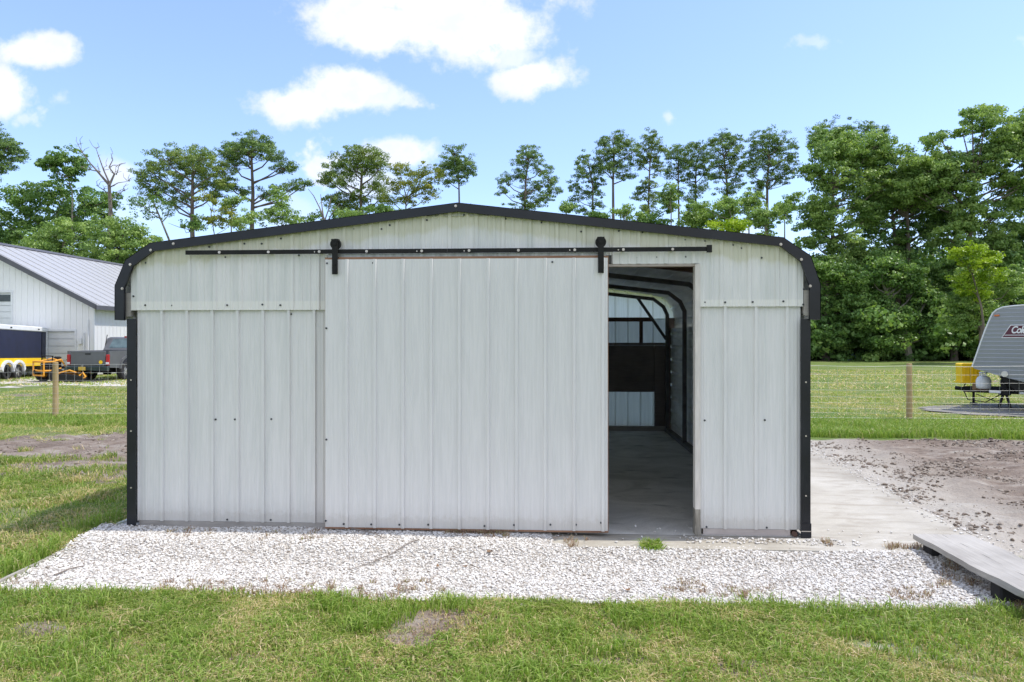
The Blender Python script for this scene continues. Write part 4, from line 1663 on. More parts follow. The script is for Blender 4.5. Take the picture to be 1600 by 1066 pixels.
# ------------------------------------------------------------------ pickup truck
TZ = 28.8
tp0 = PZ(103, 600, TZ)
tp1 = PZ(176, 600, TZ)
tw = 2.05
sc_t = (tp1[0] - tp0[0]) / tw * 0.985
truck = empty('pickup_truck', ((tp0[0] + tp1[0]) / 2, tp0[1], 0.0), R(-1.0))
truck.scale = (sc_t, sc_t, sc_t)
truck.location.z = float(hgt(truck.location.x, truck.location.y)) + 0.01
tag(truck, 'dark grey pickup truck with yellow plate parked by the white barn', 'pickup truck')
# side outline (y forward, z)
def arch(cy, r, z0, n=9):
    return [(cy + r * math.cos(math.pi * i / (n - 1)), z0 + r * math.sin(math.pi * i / (n - 1))) for i in range(n)]


WR = 0.41
side_poly = [(0.0, 0.62), (0.0, 1.33), (2.42, 1.33), (2.45, 1.33), (2.45, 0.58), (1.75, 0.56)]
sp = [(0, .62), (0, 1.36), (2.35, 1.36), (2.35, .55), (1.85, .55)]
sp += arch(1.28, 0.5, .55)[0:]
sp += [(0.72, .58)]
mb = MB()
for s in (-1, 1):
    mb.prism(sp, 'x', s * 0.99, s * 0.93)
    # flared arch lip
    A0 = arch(1.28, 0.50, .55)
    A1 = arch(1.28, 0.60, .55)
    for i in range(8):
        q = [A0[i], A0[i + 1], A1[i + 1], A1[i]]
        mb.prism(q, 'x', s * 0.99, s * 1.035)
mb.box(-.93, .93, 0.05, 2.3, 0.72, 0.78)
mb.box(-.93, .93, 2.28, 2.35, 0.72, 1.36)
bed = mb.build('truck_bed', M['truck'], truck)
mb = MB()
mb.cbox(-0.80, 0.80, -0.03, 0.05, 0.70, 1.36, 0.02)
mb.box(-0.80, 0.80, -0.04, -0.028, 1.28, 1.33)
tg = mb.build('tailgate', M['truck'], truck)
MB().box(-0.12, 0.12, -0.055, -0.035, 1.20, 1.25).build('handle', M['iron'], tg)
MB().disc((0.60, -0.04, 0.86), 0.085, 'y', 0.012, 16).build('round_sticker', M['yellow2'], tg)
for s in (-1, 1):
    MB().cbox(s * .99 - .16 if s > 0 else -.99, s * .99 if s > 0 else -.83, -0.045, 0.03, 0.72, 1.2, 0.02).build('tail_light', M['red'], truck)
    MB().box(s * .99 - .155 if s > 0 else -.985, s * .985 if s > 0 else -.835, -0.05, -0.04, 0.78, 0.86).build('reverse_light', M['white'], truck)
mb = MB()
mb.cbox(-1.0, 1.0, -0.2, 0.0, 0.48, 0.68, 0.03)
bp = mb.build('rear_bumper', M['glass'], truck)
MB().box(-0.32, 0.0, -0.215, -0.2, 0.50, 0.66).build('licence_plate', M['plate'], bp)
# cab
cabp = [(2.40, .55), (2.40, 1.38), (2.46, 1.46), (2.72, 1.93), (2.95, 1.99), (4.1, 1.99), (4.35, 1.93), (4.95, 1.42), (5.9, 1.30), (6.1, 1.1), (6.1, .6), (5.75, .55)]
cabp += arch(5.22, .5, .55) + [(4.6, .55)]
mb = MB()
mb.prism(cabp, 'x', -0.96, 0.96)
cab = mb.build('cab', M['truck'], truck)
mb = MB()
mb.add([(-0.72, 2.455, 1.475), (0.72, 2.455, 1.475), (0.64, 2.70, 1.90), (-0.64, 2.70, 1.90)], [(0, 1, 2, 3)])
mb.build('rear_window', M['glass_lt'], cab)
for s in (-1, 1):
    mb = MB()
    mb.prism([(2.62, 1.45), (2.80, 1.88), (3.3, 1.9), (3.3, 1.45)], 'x', s * .96, s * .967)
    mb.prism([(3.38, 1.45), (3.38, 1.9), (4.1, 1.9), (4.6, 1.45)], 'x', s * .96, s * .967)
    mb.build('side_window', M['glass'], cab)
    mb = MB()
    mb.tube([(s * .97, 4.45, 1.45), (s * 1.12, 4.42, 1.5)], 0.02, 6)
    mb.cbox(s * 1.16 - .1, s * 1.16 + .1, 4.38, 4.46, 1.38, 1.68, 0.02)
    mb.build('side_mirror', M['iron'], cab)
MB().box(-0.2, 0.2, 2.86, 2.9, 1.97, 2.03).build('brake_light', M['red'], cab)
for s in (-1, 1):
    for y in (1.28, 5.22):
        wheel(truck, (s * 0.83, y, WR), WR, 0.26, 0.23, 'x', 'chrome', 5, s)
mb = MB()
mb.box(-.5, -.38, 0.2, 5.8, .42, .56)
mb.box(.38, .5, 0.2, 5.8, .42, .56)
mb.tube([(-.8, 1.28, .41), (.8, 1.28, .41)], 0.07, 8)
mb.disc((0, 1.28, .40), 0.16, 'x', .25, 12)
mb.cbox(-.35, .35, 0.1, 0.6, .45, .62, .04)
mb.build('chassis', M['iron'], truck)
MB().tube([(-0.98, 2.5, 1.38), (-0.94, 2.58, 1.75), (-0.92, 2.64, 2.1)], 0.018, 6).build('aerial', M['iron'], truck)

# ------------------------------------------------------------------ enclosed cargo trailer
wp = PZ(10, 595, 30.0)
trl = empty('cargo_trailer', (wp[0], wp[1], 0.02), R(12))
trl.rotation_euler.x = R(-1.2)
trl.location.z = float(hgt(wp[0], wp[1])) + 0.005
tag(trl, 'navy enclosed cargo trailer with white top rail and yellow lower band', 'trailer')
# local: y along the length, right side (x=0) faces the camera, box runs y -4.. 2.95
mb = MB()
mb.cbox(-2.0, 0.0, -3.6, 3.35, 0.90, 2.16, 0.03)
bx = mb.build('trailer_body', M['navy'], trl)
mb = MB()
mb.cbox(-2.03, 0.03, -3.63, 3.40, 2.14, 2.36, 0.03)
mb.box(-0.12, 0.028, 3.30, 3.40, 0.45, 2.14)
mb.build('top_rail', M['white'], trl)
mb = MB()
mb.box(-2.0, 0.015, -3.6, 3.36, 0.56, 0.92)
mb.build('lower_band', M['yellow2'], trl)
mb = MB()
mb.box(-1.9, -0.05, -3.5, 3.2, 0.4, 0.56)
mb.build('chassis', M['iron'], trl)
mb = MB()
pf = [(-0.55, .62), (-0.55, .92), (-.3, 1.02), (1.2, 1.02), (1.5, .92), (1.5, .62)]
A0 = arch(0.0, .40, .34)
A1 = arch(0.88, .40, .34)
for A in (A0, A1):
    for i in range(8):
        q = [A[i], A[i + 1], (A[i + 1][0] * 1.0 + (A[i + 1][0] - (0.0 if A is A0 else .88)) * .25, A[i + 1][1] + .1), (A[i][0] + (A[i][0] - (0.0 if A is A0 else .88)) * .25, A[i][1] + .1)]
        mb.prism(q, 'x', -0.1, 0.09)
mb.build('fender', M['white'], trl)
for y, mm in ((0.0, 'iron'), (0.88, 'chrome')):
    wheel(trl, (-0.08, y, .34), .34, .22, .2, 'x', mm, 5, 1)
    wheel(trl, (-1.9, y, .34), .34, .22, .2, 'x', mm, 5, -1)
MB().box(-0.02, 0.01, 2.9, 2.94, .95, 2.1).build('door_seam', M['iron'], trl)
for y in (-2.5, 0.2, 2.5):
    MB().box(0.028, 0.045, y, y + 0.12, 2.22, 2.27).build('marker_light', M['iron'], trl)

# ------------------------------------------------------------------ zero turn mower
mp = PZ(76, 596, 28.8)
mow = empty('ride_on_mower', (mp[0], mp[1], float(hgt(mp[0], mp[1]))), R(-28))
mow.scale = (.84, .84, .84)
tag(mow, 'orange-yellow ride-on mower with tubular rear guard beside the cargo trailer', 'mower')
mb = MB()
for z, dx in ((0.55, 0), (0.98, -0.03)):
    mb.tube([(-.55, .3, z + .1), (-.62, -.1, z), (-.5, -.45, z), (.5, -.45, z), (.62, -.1, z), (.55, .3, z + .1)], 0.042, 8)
for x in (-.5, .5):
    mb.tube([(x, -.45, .32), (x, -.45, 1.0)], 0.04, 8)
mb.tube([(-.5, -.45, .32), (.5, -.45, .32)], 0.04, 8)
mb.tube([(.0, -.45, .98), (.1, .1, 1.12), (.35, .5, .95)], 0.04, 8)
mb.tube([(.55, .3, 1.08), (.6, .5, .7)], 0.04, 8)
mb.build('guard_frame', M['yellow'], mow)
mb = MB()
mb.cbox(-.36, .36, -.35, .25, .42, .78, .05)
mb.cbox(-.22, .22, -.3, .15, .78, .92, .05)
for i in range(5):
    mb.box(-.3, .3, -.38, -.34, .46 + i * .06, .49 + i * .06)
mb.disc((-.3, -.4, .5), 0.09, 'y', .2, 12)
mb.build('engine', M['iron'], mow)
mb = MB()
mb.cbox(-.28, .28, .45, .95, .62, .74, .04)
mb.cbox(-.27, .27, .35, .47, .70, 1.22, .04)
mb.build('seat', M['rubber'], mow)
mb = MB()
mb.cbox(-.35, .35, .3, 1.5, .36, .52, .03)
mb.cbox(-.75, .75, .75, 1.45, .16, .34, .05)
mb.build('mower_deck', M['yellow'], mow)
for s in (-1, 1):
    wheel(mow, (s * .62, 0.05, .33), .33, .28, .15, 'x', 'yellow', 5, s)
    wheel(mow, (s * .42, 1.75, .16), .16, .12, .07, 'x', 'yellow', 3, s)
    MB().tube([(s * .35, 1.45, .44), (s * .42, 1.75, .42), (s * .42, 1.75, .2)], 0.03, 6).build('caster_arm', M['yellow'], mow)
    MB().tube([(s * .25, 1.0, .5), (s * .27, 1.05, 1.0), (s * .05, .85, 1.05)], 0.018, 6).build('control_lever', M['iron'], mow)
mb = MB()
mb.tube([(-.5, -.1, .8), (-.5, -.05, 1.25), (.5, -.05, 1.25), (.5, -.1, .8)], 0.03, 8)
mb.build('roll_bar', M['iron'], mow)
# spare part: steel attachment lying beside the mower
mp2 = PZ(116, 597, 28.4)
deck = empty('mower_attachment', (mp2[0], mp2[1], float(hgt(mp2[0], mp2[1]))), R(15))
deck.scale = (.8, .8, .8)
tag(deck, 'black and yellow mower attachment on the ground between mower and truck', 'mower attachment')
mb = MB()
mb.prism([(-.75, .1), (.5, .06), (.6, .2), (.1, .34), (-.6, .42)], 'y', -.35, .35)
mb.build('shell', M['iron'], deck)
mb = MB()
mb.tube([(.45, -.3, .12), (.62, -.3, .3), (.5, -.3, .5), (.35, -.3, .35)], 0.05, 8)
mb.tube([(-.7, -.3, .45), (-.1, -.3, .62), (.2, -.3, .5)], 0.035, 8)
mb.build('lift_arm', M['yellow'], deck)

# ------------------------------------------------------------------ camper on the right
CY_ = 11.9
CROT = R(-45)
camper = empty('travel_camper', (F(1518, 600, CY_)[0], CY_, 0.0), CROT)
tag(camper, 'grey corrugated travel camper with maroon logo parked beyond the right fence', 'camper')
ox = camper.location.x
prof_px = [(1519, 573), (1526, 553), (1533, 533), (1540, 514), (1547, 498), (1551, 490), (1557, 485), (1566, 481.5), (1580, 480), (1600, 479)]
KX = 0.89
prof = [((F(u, v, CY_)[0] - ox) * KX, F(u, v, CY_)[2]) for u, v in prof_px]
prof = prof + [(prof[-1][0] + 4.0, prof[-1][1] + .06), (prof[-1][0] + 4.4, prof[-1][1] - 0.3)]
zb0 = F(1530, 593, CY_)[2]
ztop = max(p[1] for p in prof)
# corrugated side: horizontal ribs along z
def front_x(z):
    P = prof[:10]
    zs_ = [p[1] for p in P]
    return float(np.interp(z, zs_, [p[0] for p in P]))


bottom = [(1519, 573), (1522, 576), (1560, 586), (1600, 595)]
bot = [((F(u, v, CY_)[0] - ox) * KX, F(u, v, CY_)[2]) for u, v in bottom]
xend = prof[-1][0]
body = MB()
full = [(p[0], p[1]) for p in prof] + [(xend, bot[-1][1])] + [(p[0], p[1]) for p in bot[::-1]][:-1]
body.prism(full, 'y', 0.02, 2.4)
zt2 = ztop - 0.03
z = bot[-1][1] + 0.02
rows = []
pitch = 0.098
z0_ = bot[-1][1]
V = []
fs = []
zz_ = z0_
zl = []
while zz_ < zt2:
    for dz, o_ in ((0, 0.0), (.05, .006), (.075, .010), (.088, .008), (.096, 0.0)):
        if zz_ + dz < zt2:
            zl.append((zz_ + dz, o_))
    zz_ += pitch
zl.append((zt2, 0.0))
bz_ = [q[1] for q in bot[::-1]]
bx_ = [q[0] for q in bot[::-1]]
for (z, o_) in zl:
    V += [((front_x(z) if z > bot[0][1] else float(np.interp(z, bz_, bx_))) + 0.01, -o_, z), (xend, -o_, z)]
for i in range(len(zl) - 1):
    fs.append((2 * i, 2 * i + 1, 2 * i + 3, 2 * i + 2))
body.add(V, fs)
cbody = body.build('camper_body', M['camper'], camper)
# skirt / underside
mb = MB()
mb.prism([(.55, z0_ + .12), (1.1, z0_ + .01), (xend, z0_ - .01), (xend, 0.45), (.9, 0.45)], 'y', 0.06, 2.3)
mb.build('underbelly', M['iron'], camper)
# edge rail
mb = MB()
for a, b2 in zip(prof[:-1], prof[1:]):
    mb.tube([(a[0], -0.0, a[1]), (b2[0], -0.0, b2[1])], 0.018, 6)
mb.build('edge_rail', M['white'], camper)
# marker light
pl = list(F(1557, 494, CY_))
pl[0] = ox + (pl[0] - ox) * KX
MB().cbox(pl[0] - ox - .05, pl[0] - ox + .06, -0.03, 0.0, pl[2] - .02, pl[2] + .02, .008).build('marker_light', M['amber'], camper)
# logo
a0 = F(1567, 527, CY_)
a1 = F(1579, 511, CY_)
lx, lz0, lz1 = (a0[0] - ox) * KX, a0[2] + .01, a1[2] + .01
sh = (a1[0] - a0[0]) * KX
W_ = 1.62
lg = MB()
def par(g):
    k = sh / (lz1 - lz0)
    return [(lx - g * 1.3, lz0 - g), (lx + W_ + g * .6, lz0 - g), (lx + W_ + sh + g * 1.3, lz1 + g), (lx + sh - g * .6, lz1 + g)]
lg.prism(par(0.030), 'y', -0.016, -0.012)
logo = lg.build('logo_border', M['white'], camper)
MB().prism(par(0.012), 'y', -0.020, -0.0165).build('logo_panel', M['maroon'], logo)
MB().prism([(lx + .02, lz0 + .030), (lx + W_ + .01, lz0 + .030), (lx + W_ + .018, lz0 + .044), (lx + .03, lz0 + .044)], 'y', -0.024, -0.0205).build('logo_stripe', M['white'], logo)
fc = bpy.data.curves.new('logo_text', 'FONT')
fc.body = 'Coleman'
fc.size = 0.235
fc.shear = 0.35
fc.extrude = 0.002
fc.offset = 0.006
fc.space_character = 0.88
tmp = bpy.data.objects.new('tmp_text', fc)
col.objects.link(tmp)
dg = bpy.context.evaluated_depsgraph_get()
tm = bpy.data.meshes.new_from_object(tmp.evaluated_get(dg))
bpy.data.objects.remove(tmp)
bpy.data.curves.remove(fc)
tm.materials.clear()
tm.materials.append(M['white'])
to = bpy.data.objects.new('logo_lettering', tm)
col.objects.link(to)
to.parent = logo
to.location = (lx + 0.15, -0.024, lz0 + 0.085)
to.scale = (0.72, 1, 1)
to.rotation_euler = (R(90), 0, 0)
# hitch frame
CYc = 1.2       # centre line of the camper, local y
hx = -0.70
mb = MB()
mb.tube([(hx, CYc, .38), (hx + .25, CYc, .36)], 0.05, 8)
for s in (-1, 1):
    mb.sqtube([(hx + .2, CYc + s * .05, .36), (hx + .25, CYc + s * .05, .36)], .12, .06)
    p0_ = np.array((hx + .2, CYc + s * .05, .36))
    p1_ = np.array((2.0, CYc + s * 0.85, .42))
    for _a, _b in ((p0_, p1_),):
        mb.tube([_a, _b], 0.075, 4)
mb.sqtube([(hx + .7, CYc, .36), (2.0, CYc, .42)], .12, .5)
mb.build('tow_frame', M['iron'], camper)
jx = hx + .42
mb = MB()
mb.tube([(jx, CYc, 0.0), (jx, CYc, .95)], 0.03, 8)
mb.disc((jx, CYc, 0.0), 0.09, 'z', 0.03, 12)
mb.tube([(jx, CYc, .9), (jx - .12, CYc - .05, .6), (jx - .2, CYc - .05, .45)], 0.015, 6)
mb.build('tongue_jack', M['iron'], camper)
mb = MB()
mb.tube([(jx - .2, CYc - .1, .34), (jx - .1, CYc - .12, .1), (jx + .3, CYc - .12, .05), (jx + .7, CYc - .3, .3)], 0.013, 6)
mb.build('safety_chain', M['iron'], camper)
lx2 = 0.62
mb = MB()
for s in (-1, 1):
    mb.tube([(lx2, .3, .45), (lx2 + s * .12, .3, 0.0)], 0.03, 6)
mb.tube([(lx2 - .6, .3, .3), (lx2 - .2, .3, .15), (lx2, .3, .2)], 0.012, 6)
mb.cbox(lx2 - .12, lx2 + .12, .22, .38, .3, .45, .02)
mb.build('stabiliser', M['iron'], camper)
for u, w_ in ((1556, .12), (1590, .2)):
    xq = .45 if u < 1570 else 1.15
    MB().box(xq - w_, xq + w_, .16, .18, .36, .42).build('reflector', M['white'], camper)
mb = MB()
sx2 = 0.70
mb.disc((sx2, -.03, F(1563, 583, CY_)[2]), 0.07, 'y', 0.05, 14)
mb.build('inlet_cover', M['chrome'], camper)
wheel(camper, (.75, .55, .60), .27, .2, .16, 'y', 'iron', 5, -1)
# things carried on the hitch
def on_hitch(lx_, ly_, z_):
    c_, s_ = math.cos(CROT), math.sin(CROT)
    return (ox + lx_ * c_ - ly_ * s_, CY_ + lx_ * s_ + ly_ * c_, z_)


cw, ch = 0.46, 0.52
crate = MB()
crate.prism([(-cw / 2 + .02, 0), (cw / 2 - .0, 0), (cw / 2 - .03, ch * .97), (cw / 2 - .06, ch), (-cw / 2 + .03, ch), (-cw / 2, ch * .96)], 'y', -.2, .2)
for i in range(4):
    crate.box(-cw / 2 + .06 + i * .09, -cw / 2 + .085 + i * .09, -.21, -.2, .1, ch - .12)
crate.box(-cw / 2 - .015, cw / 2 + .015, -.215, .215, 0.0, .04)
crate.box(-cw / 2 + .3, cw / 2 + .04, -.21, .21, 0.0, .08)
o = crate.build('gas_cover', M['yellow2'])
o.location = on_hitch(-0.40, 1.2, 0.52)
o.rotation_euler = (0, 0, R(-8))
tag(o, 'bright yellow plastic gas bottle cover at the front of the camper hitch', 'cover')
tank = empty('propane_tank', on_hitch(0.10, 0.6, 0.42))
tank.scale = (.82, .82, .82)
tag(tank, 'white propane tank beside the yellow cover on the camper hitch', 'gas tank')
mb = MB()
pr = [(0.0, .12), (.03, .19), (.1, .205), (.26, .205), (.36, .16), (.40, .08), (.41, .02)]
V = []
for z_, r_ in pr:
    for i in range(18):
        t = 2 * math.pi * i / 18
        V.append((r_ * math.cos(t), r_ * math.sin(t), z_))
fs = [(j * 18 + i, j * 18 + (i + 1) % 18, (j + 1) * 18 + (i + 1) % 18, (j + 1) * 18 + i) for j in range(len(pr) - 1) for i in range(18)]
fs += [tuple(range(18)), tuple(range(len(V) - 18, len(V)))]
mb.add(V, fs)
mb.build('tank_body', M['white'], tank, smooth=True)
mb = MB()
for i in range(10):
    t0, t1 = 2 * math.pi * i / 12, 2 * math.pi * (i + 1) / 12
    mb.tube([(.11 * math.cos(t0), .11 * math.sin(t0), .50), (.11 * math.cos(t1), .11 * math.sin(t1), .50)], 0.016, 5)
for t in (0.5, 2, 3.8):
    mb.tube([(.11 * math.cos(t), .11 * math.sin(t), .37), (.11 * math.cos(t), .11 * math.sin(t), .5)], 0.02, 5)
mb.disc((0, 0, .43), .03, 'z', .07, 8)
mb.build('collar', M['white'], tank)
o = MB().cbox(-.15, .15, -.11, .11, 0, .18, .015).build('battery_box', M['brownbox'])
o.location = on_hitch(-.05, .9, 0.36)
o.rotation_euler = (0, 0, R(-10))
tag(o, 'small brown box on the camper hitch below the propane tank', 'box')


# ------------------------------------------------------------------ trees
def leaves(puffs, pr, per, size, asp=0.6, up=0.25, tone0=None):
    """puffs (n,3) centres, pr (n,) radii; leaf-sized quads spread on and in every puff"""
    n = len(puffs)
    m = n * per
    c = np.repeat(puffs, per, 0)
    rr = np.repeat(pr, per)
    d = rng.normal(size=(m, 3))
    d /= np.linalg.norm(d, axis=1)[:, None]
    rad = rr * (0.35 + 0.75 * rng.random(m) ** 0.6)
    P = c + d * rad[:, None] * np.array([1.15, 1.15, 0.6])
    nn = d * 0.8 + rng.normal(size=(m, 3)) * 0.65 + np.array([0, 0, up])
    nn /= np.linalg.norm(nn, axis=1)[:, None]
    t = np.cross(nn, rng.normal(size=(m, 3)))
    t /= (np.linalg.norm(t, axis=1)[:, None] + 1e-9)
    b = np.cross(nn, t)
    s = size * (0.6 + 0.8 * rng.random(m))
    t = t * s[:, None]
    b = b * (s * asp)[:, None]
    V = np.stack([P - t, P - b * .9, P + t, P + b], 1).reshape(-1, 3)
    Fc = np.arange(4 * m).reshape(-1, 4)
    pt = np.repeat(rng.random(n) if tone0 is None else tone0, per)
    tone = np.clip(0.55 * pt + 0.45 * rng.random(m), 0, 1)
    return V, Fc, np.repeat(tone, 4)


def tree(name, label, Z, trunk_px, lobes, mat, bark='bark', tr=0.25, puff=(0.5, 0.9), dens=1.0, per=60, size=0.16, asp=0.45, group=None, cat='tree', twigs=0.5, up=0.3, fork=0.45, depth=1.0, fill=0.0, base_z=None):
    """trunk_px: [(u, v) ...] from the ground up; lobes: (u, v, ru, rv) in survey pixels at distance Z"""
    Z = Z * 0.87
    s = Z / 1100
    puff = (puff[0] * .83, puff[1] * .83)
    size *= .83
    tr *= .83
    if name == 'pine_tree':
        puff = (puff[0] * .55, puff[1] * .62)
        per = int(per * .80)
        size *= .70
        asp = .34
        lobes = [(u_, v_, a_ * 1.12, b_ * 1.15) for (u_, v_, a_, b_) in lobes]
    else:
        puff = (puff[0] * .56, puff[1] * .66)
        per = int(per * .92)
        size *= .62
    tp = [np.array(PZ(u, v, Z)) for (u, v) in trunk_px]
    g0 = tp[0].copy()
    gz = float(hgt(g0[0], g0[1])) - 0.3
    base = np.array([g0[0], g0[1], gz])
    root = empty(name, tuple(base))
    tag(root, label, cat, group)
    tp = [base] + [p + np.array([0, rng.normal(0, .2), 0]) for p in tp]
    # trunk
    mb = MB()
    hs = np.array([np.linalg.norm(p - base) for p in tp])
    rs = [tr * (1.25 if i == 0 else 1) * (1 - 0.72 * h / max(hs[-1], 1)) for i, h in enumerate(hs)]
    mb.tube([p - base for p in tp], rs, 7)
    top = tp[-1]
    puffs = []
    prs = []
    for (u, v, ru, rv) in lobes:
        c = np.array(PZ(u, v, Z))
        R1, R3 = ru * s * 1.14, rv * s * 1.3
        R2 = min(R1, R3 * 1.6) * depth
        c = c + np.array([0, rng.normal(0, .35 * R2), 0])
        # limb from trunk to lobe
        zt_ = c[2] - fork * math.hypot(R1, R3) - abs(c[0] - top[0]) * 0.35
        zt_ = min(max(zt_, base[2] + 0.25 * (top[2] - base[2])), top[2])
        zs_ = [p[2] for p in tp]
        a = np.array([np.interp(zt_, zs_, [p[i] for p in tp]) for i in range(3)])
        mid = (a + c) / 2 + np.array([0, 0, 0.12 * np.linalg.norm(c - a)]) * -0.6 + rng.normal(0, .12, 3)
        r0 = min(tr * 0.26, 0.085)
        mb.tube([a - base, mid - base, c - base], [r0, r0 * .7, r0 * .35], 5, cap=False)
        vol = R1 * R3
        pm_ = (puff[0] + puff[1]) / 2
        k = max(3, int(dens * 2.2 * vol / (pm_ ** 2)))
        d = rng.normal(size=(k, 3))
        d /= np.linalg.norm(d, axis=1)[:, None]
        q = (rng.random(k) ** 0.45 * np.where(rng.random(k) < .12, 1.25, 1))[:, None]
        pp = c + d * q * np.array([R1 - pm_ * .5, R2, R3 - pm_ * .4])
        puffs.append(pp)
        prs.append(rng.uniform(puff[0], puff[1], k))
        for j in range(k):
            if rng.random() < twigs * .55:
                st = c + (pp[j] - c) * 0.1
                mb.tube([st - base + (mid - c) * .25 * rng.random(), (st + pp[j]) / 2 - base + np.array([0, 0, -.12]), pp[j] - base], [r0 * .3, r0 * .2, r0 * .08], 4, cap=False)
    if name == 'pine_tree':
        for _ in range(9):
            i_ = rng.integers(1, len(tp) - 1) if len(tp) > 2 else 0
            f_ = rng.random()
            q_ = tp[i_] * (1 - f_) + tp[i_ + 1] * f_
            a_ = rng.random() * 6.283
            L_ = rng.uniform(.6, 2.0)
            e_ = q_ + np.array([math.cos(a_) * L_, math.sin(a_) * L_ * .5, rng.uniform(-.1, .6)])
            mb.tube([q_ - base, (q_ + e_) / 2 - base + np.array([0, 0, -.08]), e_ - base], [.035, .022, .01], 4, cap=False)
    mb.build('trunk', M[bark], root)
    puffs = np.concatenate(puffs)
    prs = np.concatenate(prs)
    V, Fc, tn = leaves(puffs, prs, per, size, asp, up)
    o = np_obj('crown', V - base, Fc, M[mat], parent=root, tone=tn)
    return root


def dead_tree(name, label, Z, px_paths, tr, mat='deadwood', cat='tree'):
    p = px_paths[0][0]
    Z = Z * 0.87
    g0 = np.array(PZ(p[0], p[1], Z))
    base = np.array([g0[0], g0[1], float(hgt(g0[0], g0[1])) - .3])
    root = empty(name, tuple(base))
    tag(root, label, cat)
    mb = MB()
    for i, path in enumerate(px_paths):
        r = path[0][2]
        pts = [np.array(PZ(u, v, Z)) - base + np.array([0, rng.normal(0, .15), 0]) for (u, v, *_) in path]
        rs = [max(0.012, q[2] * Z / 1100) for q in path]
        if i == 0:
            pts = [np.zeros(3)] + pts
            rs = [rs[0] * 1.2] + rs
        mb.tube(pts, rs, 5)
    mb.build('trunk', M[mat], root)
    return root


ZT = 74
GP = 'pines standing behind the shed'
# left side
tree('pine_tree', 'dark pine crown cut off by the left edge of the photo, its limb reaching right', 72, [(-12, 540), (-12, 380), (-10, 300), (-5, 225)],
     [(0, 220, 24, 20), (22, 235, 20, 16), (-5, 255, 26, 16), (34, 247, 10, 14), (12, 265, 18, 8), (-20, 240, 20, 30)], 'pine', puff=(.45, .8), per=70, size=.17, group=GP)
tree('oak_tree', 'broad dull green oak rising at the far left behind the barn roof', 70, [(80, 540), (82, 420), (85, 330)],
     [(30, 320, 32, 26), (60, 305, 34, 24), (95, 310, 34, 26), (130, 305, 28, 18), (15, 350, 36, 24), (55, 345, 40, 26), (110, 345, 40, 26), (150, 320, 26, 24), (5, 375, 22, 18), (165, 345, 20, 20), (60, 385, 70, 30), (172, 308, 14, 14)],
     'oak', tr=.4, puff=(.6, 1.2), per=80, size=.2, asp=.7, dens=.8)
tree('slender_tree', 'slender pale-stemmed tree with a small dark crown left of the dead tree', 68, [(110, 540), (109, 380), (112, 300), (108, 275)],
     [(105, 252, 26, 20), (82, 258, 18, 12), (65, 255, 10, 8), (122, 262, 16, 10), (100, 275, 18, 10)], 'oak', 'bark_g', tr=.16, puff=(.4, .8), per=70, size=.17, asp=.7)
_br = [[(172, 540, 4.4), (172, 400, 3.6), (172, 330, 3.0), (170, 290, 2.4)],
       [(170, 290, 2.2), (155, 268, 1.5), (140, 255, 1.0), (130, 240, .7), (123, 226, .4)],
       [(172, 290, 2.0), (178, 272, 1.4), (172, 262, 1.0), (176, 250, .7), (174, 240, .4)],
       [(170, 288, 1.6), (162, 266, 1.0), (156, 248, .8), (150, 232, .4)],
       [(155, 268, 1.0), (140, 265, .7), (128, 262, .4)], [(173, 292, 1.0), (185, 286, .7), (200, 283, .3)],
       [(172, 305, 1.0), (162, 297, .8), (152, 290, .4)], [(178, 272, .8), (184, 262, .4)], [(172, 315, 1.0), (184, 305, .7), (192, 298, .3)]]
_r = random.Random(5)
for _b in list(_br[1:]):
    for _k in range(6):
        t_ = _r.uniform(.25, 1)
        q_ = _b[min(int(t_ * len(_b)), len(_b) - 1)]
        a_ = _r.uniform(-2.6, -.5)
        L_ = _r.uniform(6, 16)
        _br.append([(q_[0], q_[1], .5), (q_[0] + L_ * .5 * math.cos(a_) + _r.uniform(-1, 1), q_[1] + L_ * .5 * math.sin(a_), .35), (q_[0] + L_ * math.cos(a_ + .3), q_[1] + L_ * math.sin(a_ + .3), .22)])
dead_tree('dead_tree', 'bare dead tree with grey forked branches above the left trees', 66, _br, .3)
tree('bushy_tree', 'bright green bushy tree directly behind the left end of the barn roof', 62, [(100, 540), (100, 430), (100, 380)],
     [(70, 375, 34, 24), (105, 365, 34, 22), (60, 400, 40, 20), (110, 395, 40, 26), (125, 352, 18, 12), (90, 425, 60, 22)], 'oak_l', tr=.35, puff=(.5, .95), per=85, size=.17, asp=.6, dens=1.0)
tree('bushy_tree', 'bright green bushy tree just left of the shed, above the barn roof', 61, [(185, 540), (185, 430), (185, 380)],
     [(165, 360, 28, 20), (200, 362, 28, 20), (228, 372, 22, 16), (180, 385, 44, 24), (215, 395, 30, 24), (160, 405, 34, 20), (245, 395, 16, 20), (190, 425, 60, 24)], 'oak_l', tr=.35, puff=(.5, .95), per=85, size=.17, asp=.6, dens=1.0)
tree('oak_tree', 'shaded oak filling the gap at the left edge just above the barn roof', 75, [(15, 540), (15, 430)],
     [(10, 378, 26, 16), (35, 385, 26, 14), (0, 400, 34, 20), (30, 420, 30, 20)], 'oak', tr=.3, puff=(.5, 1.0), per=80, size=.19, asp=.6)
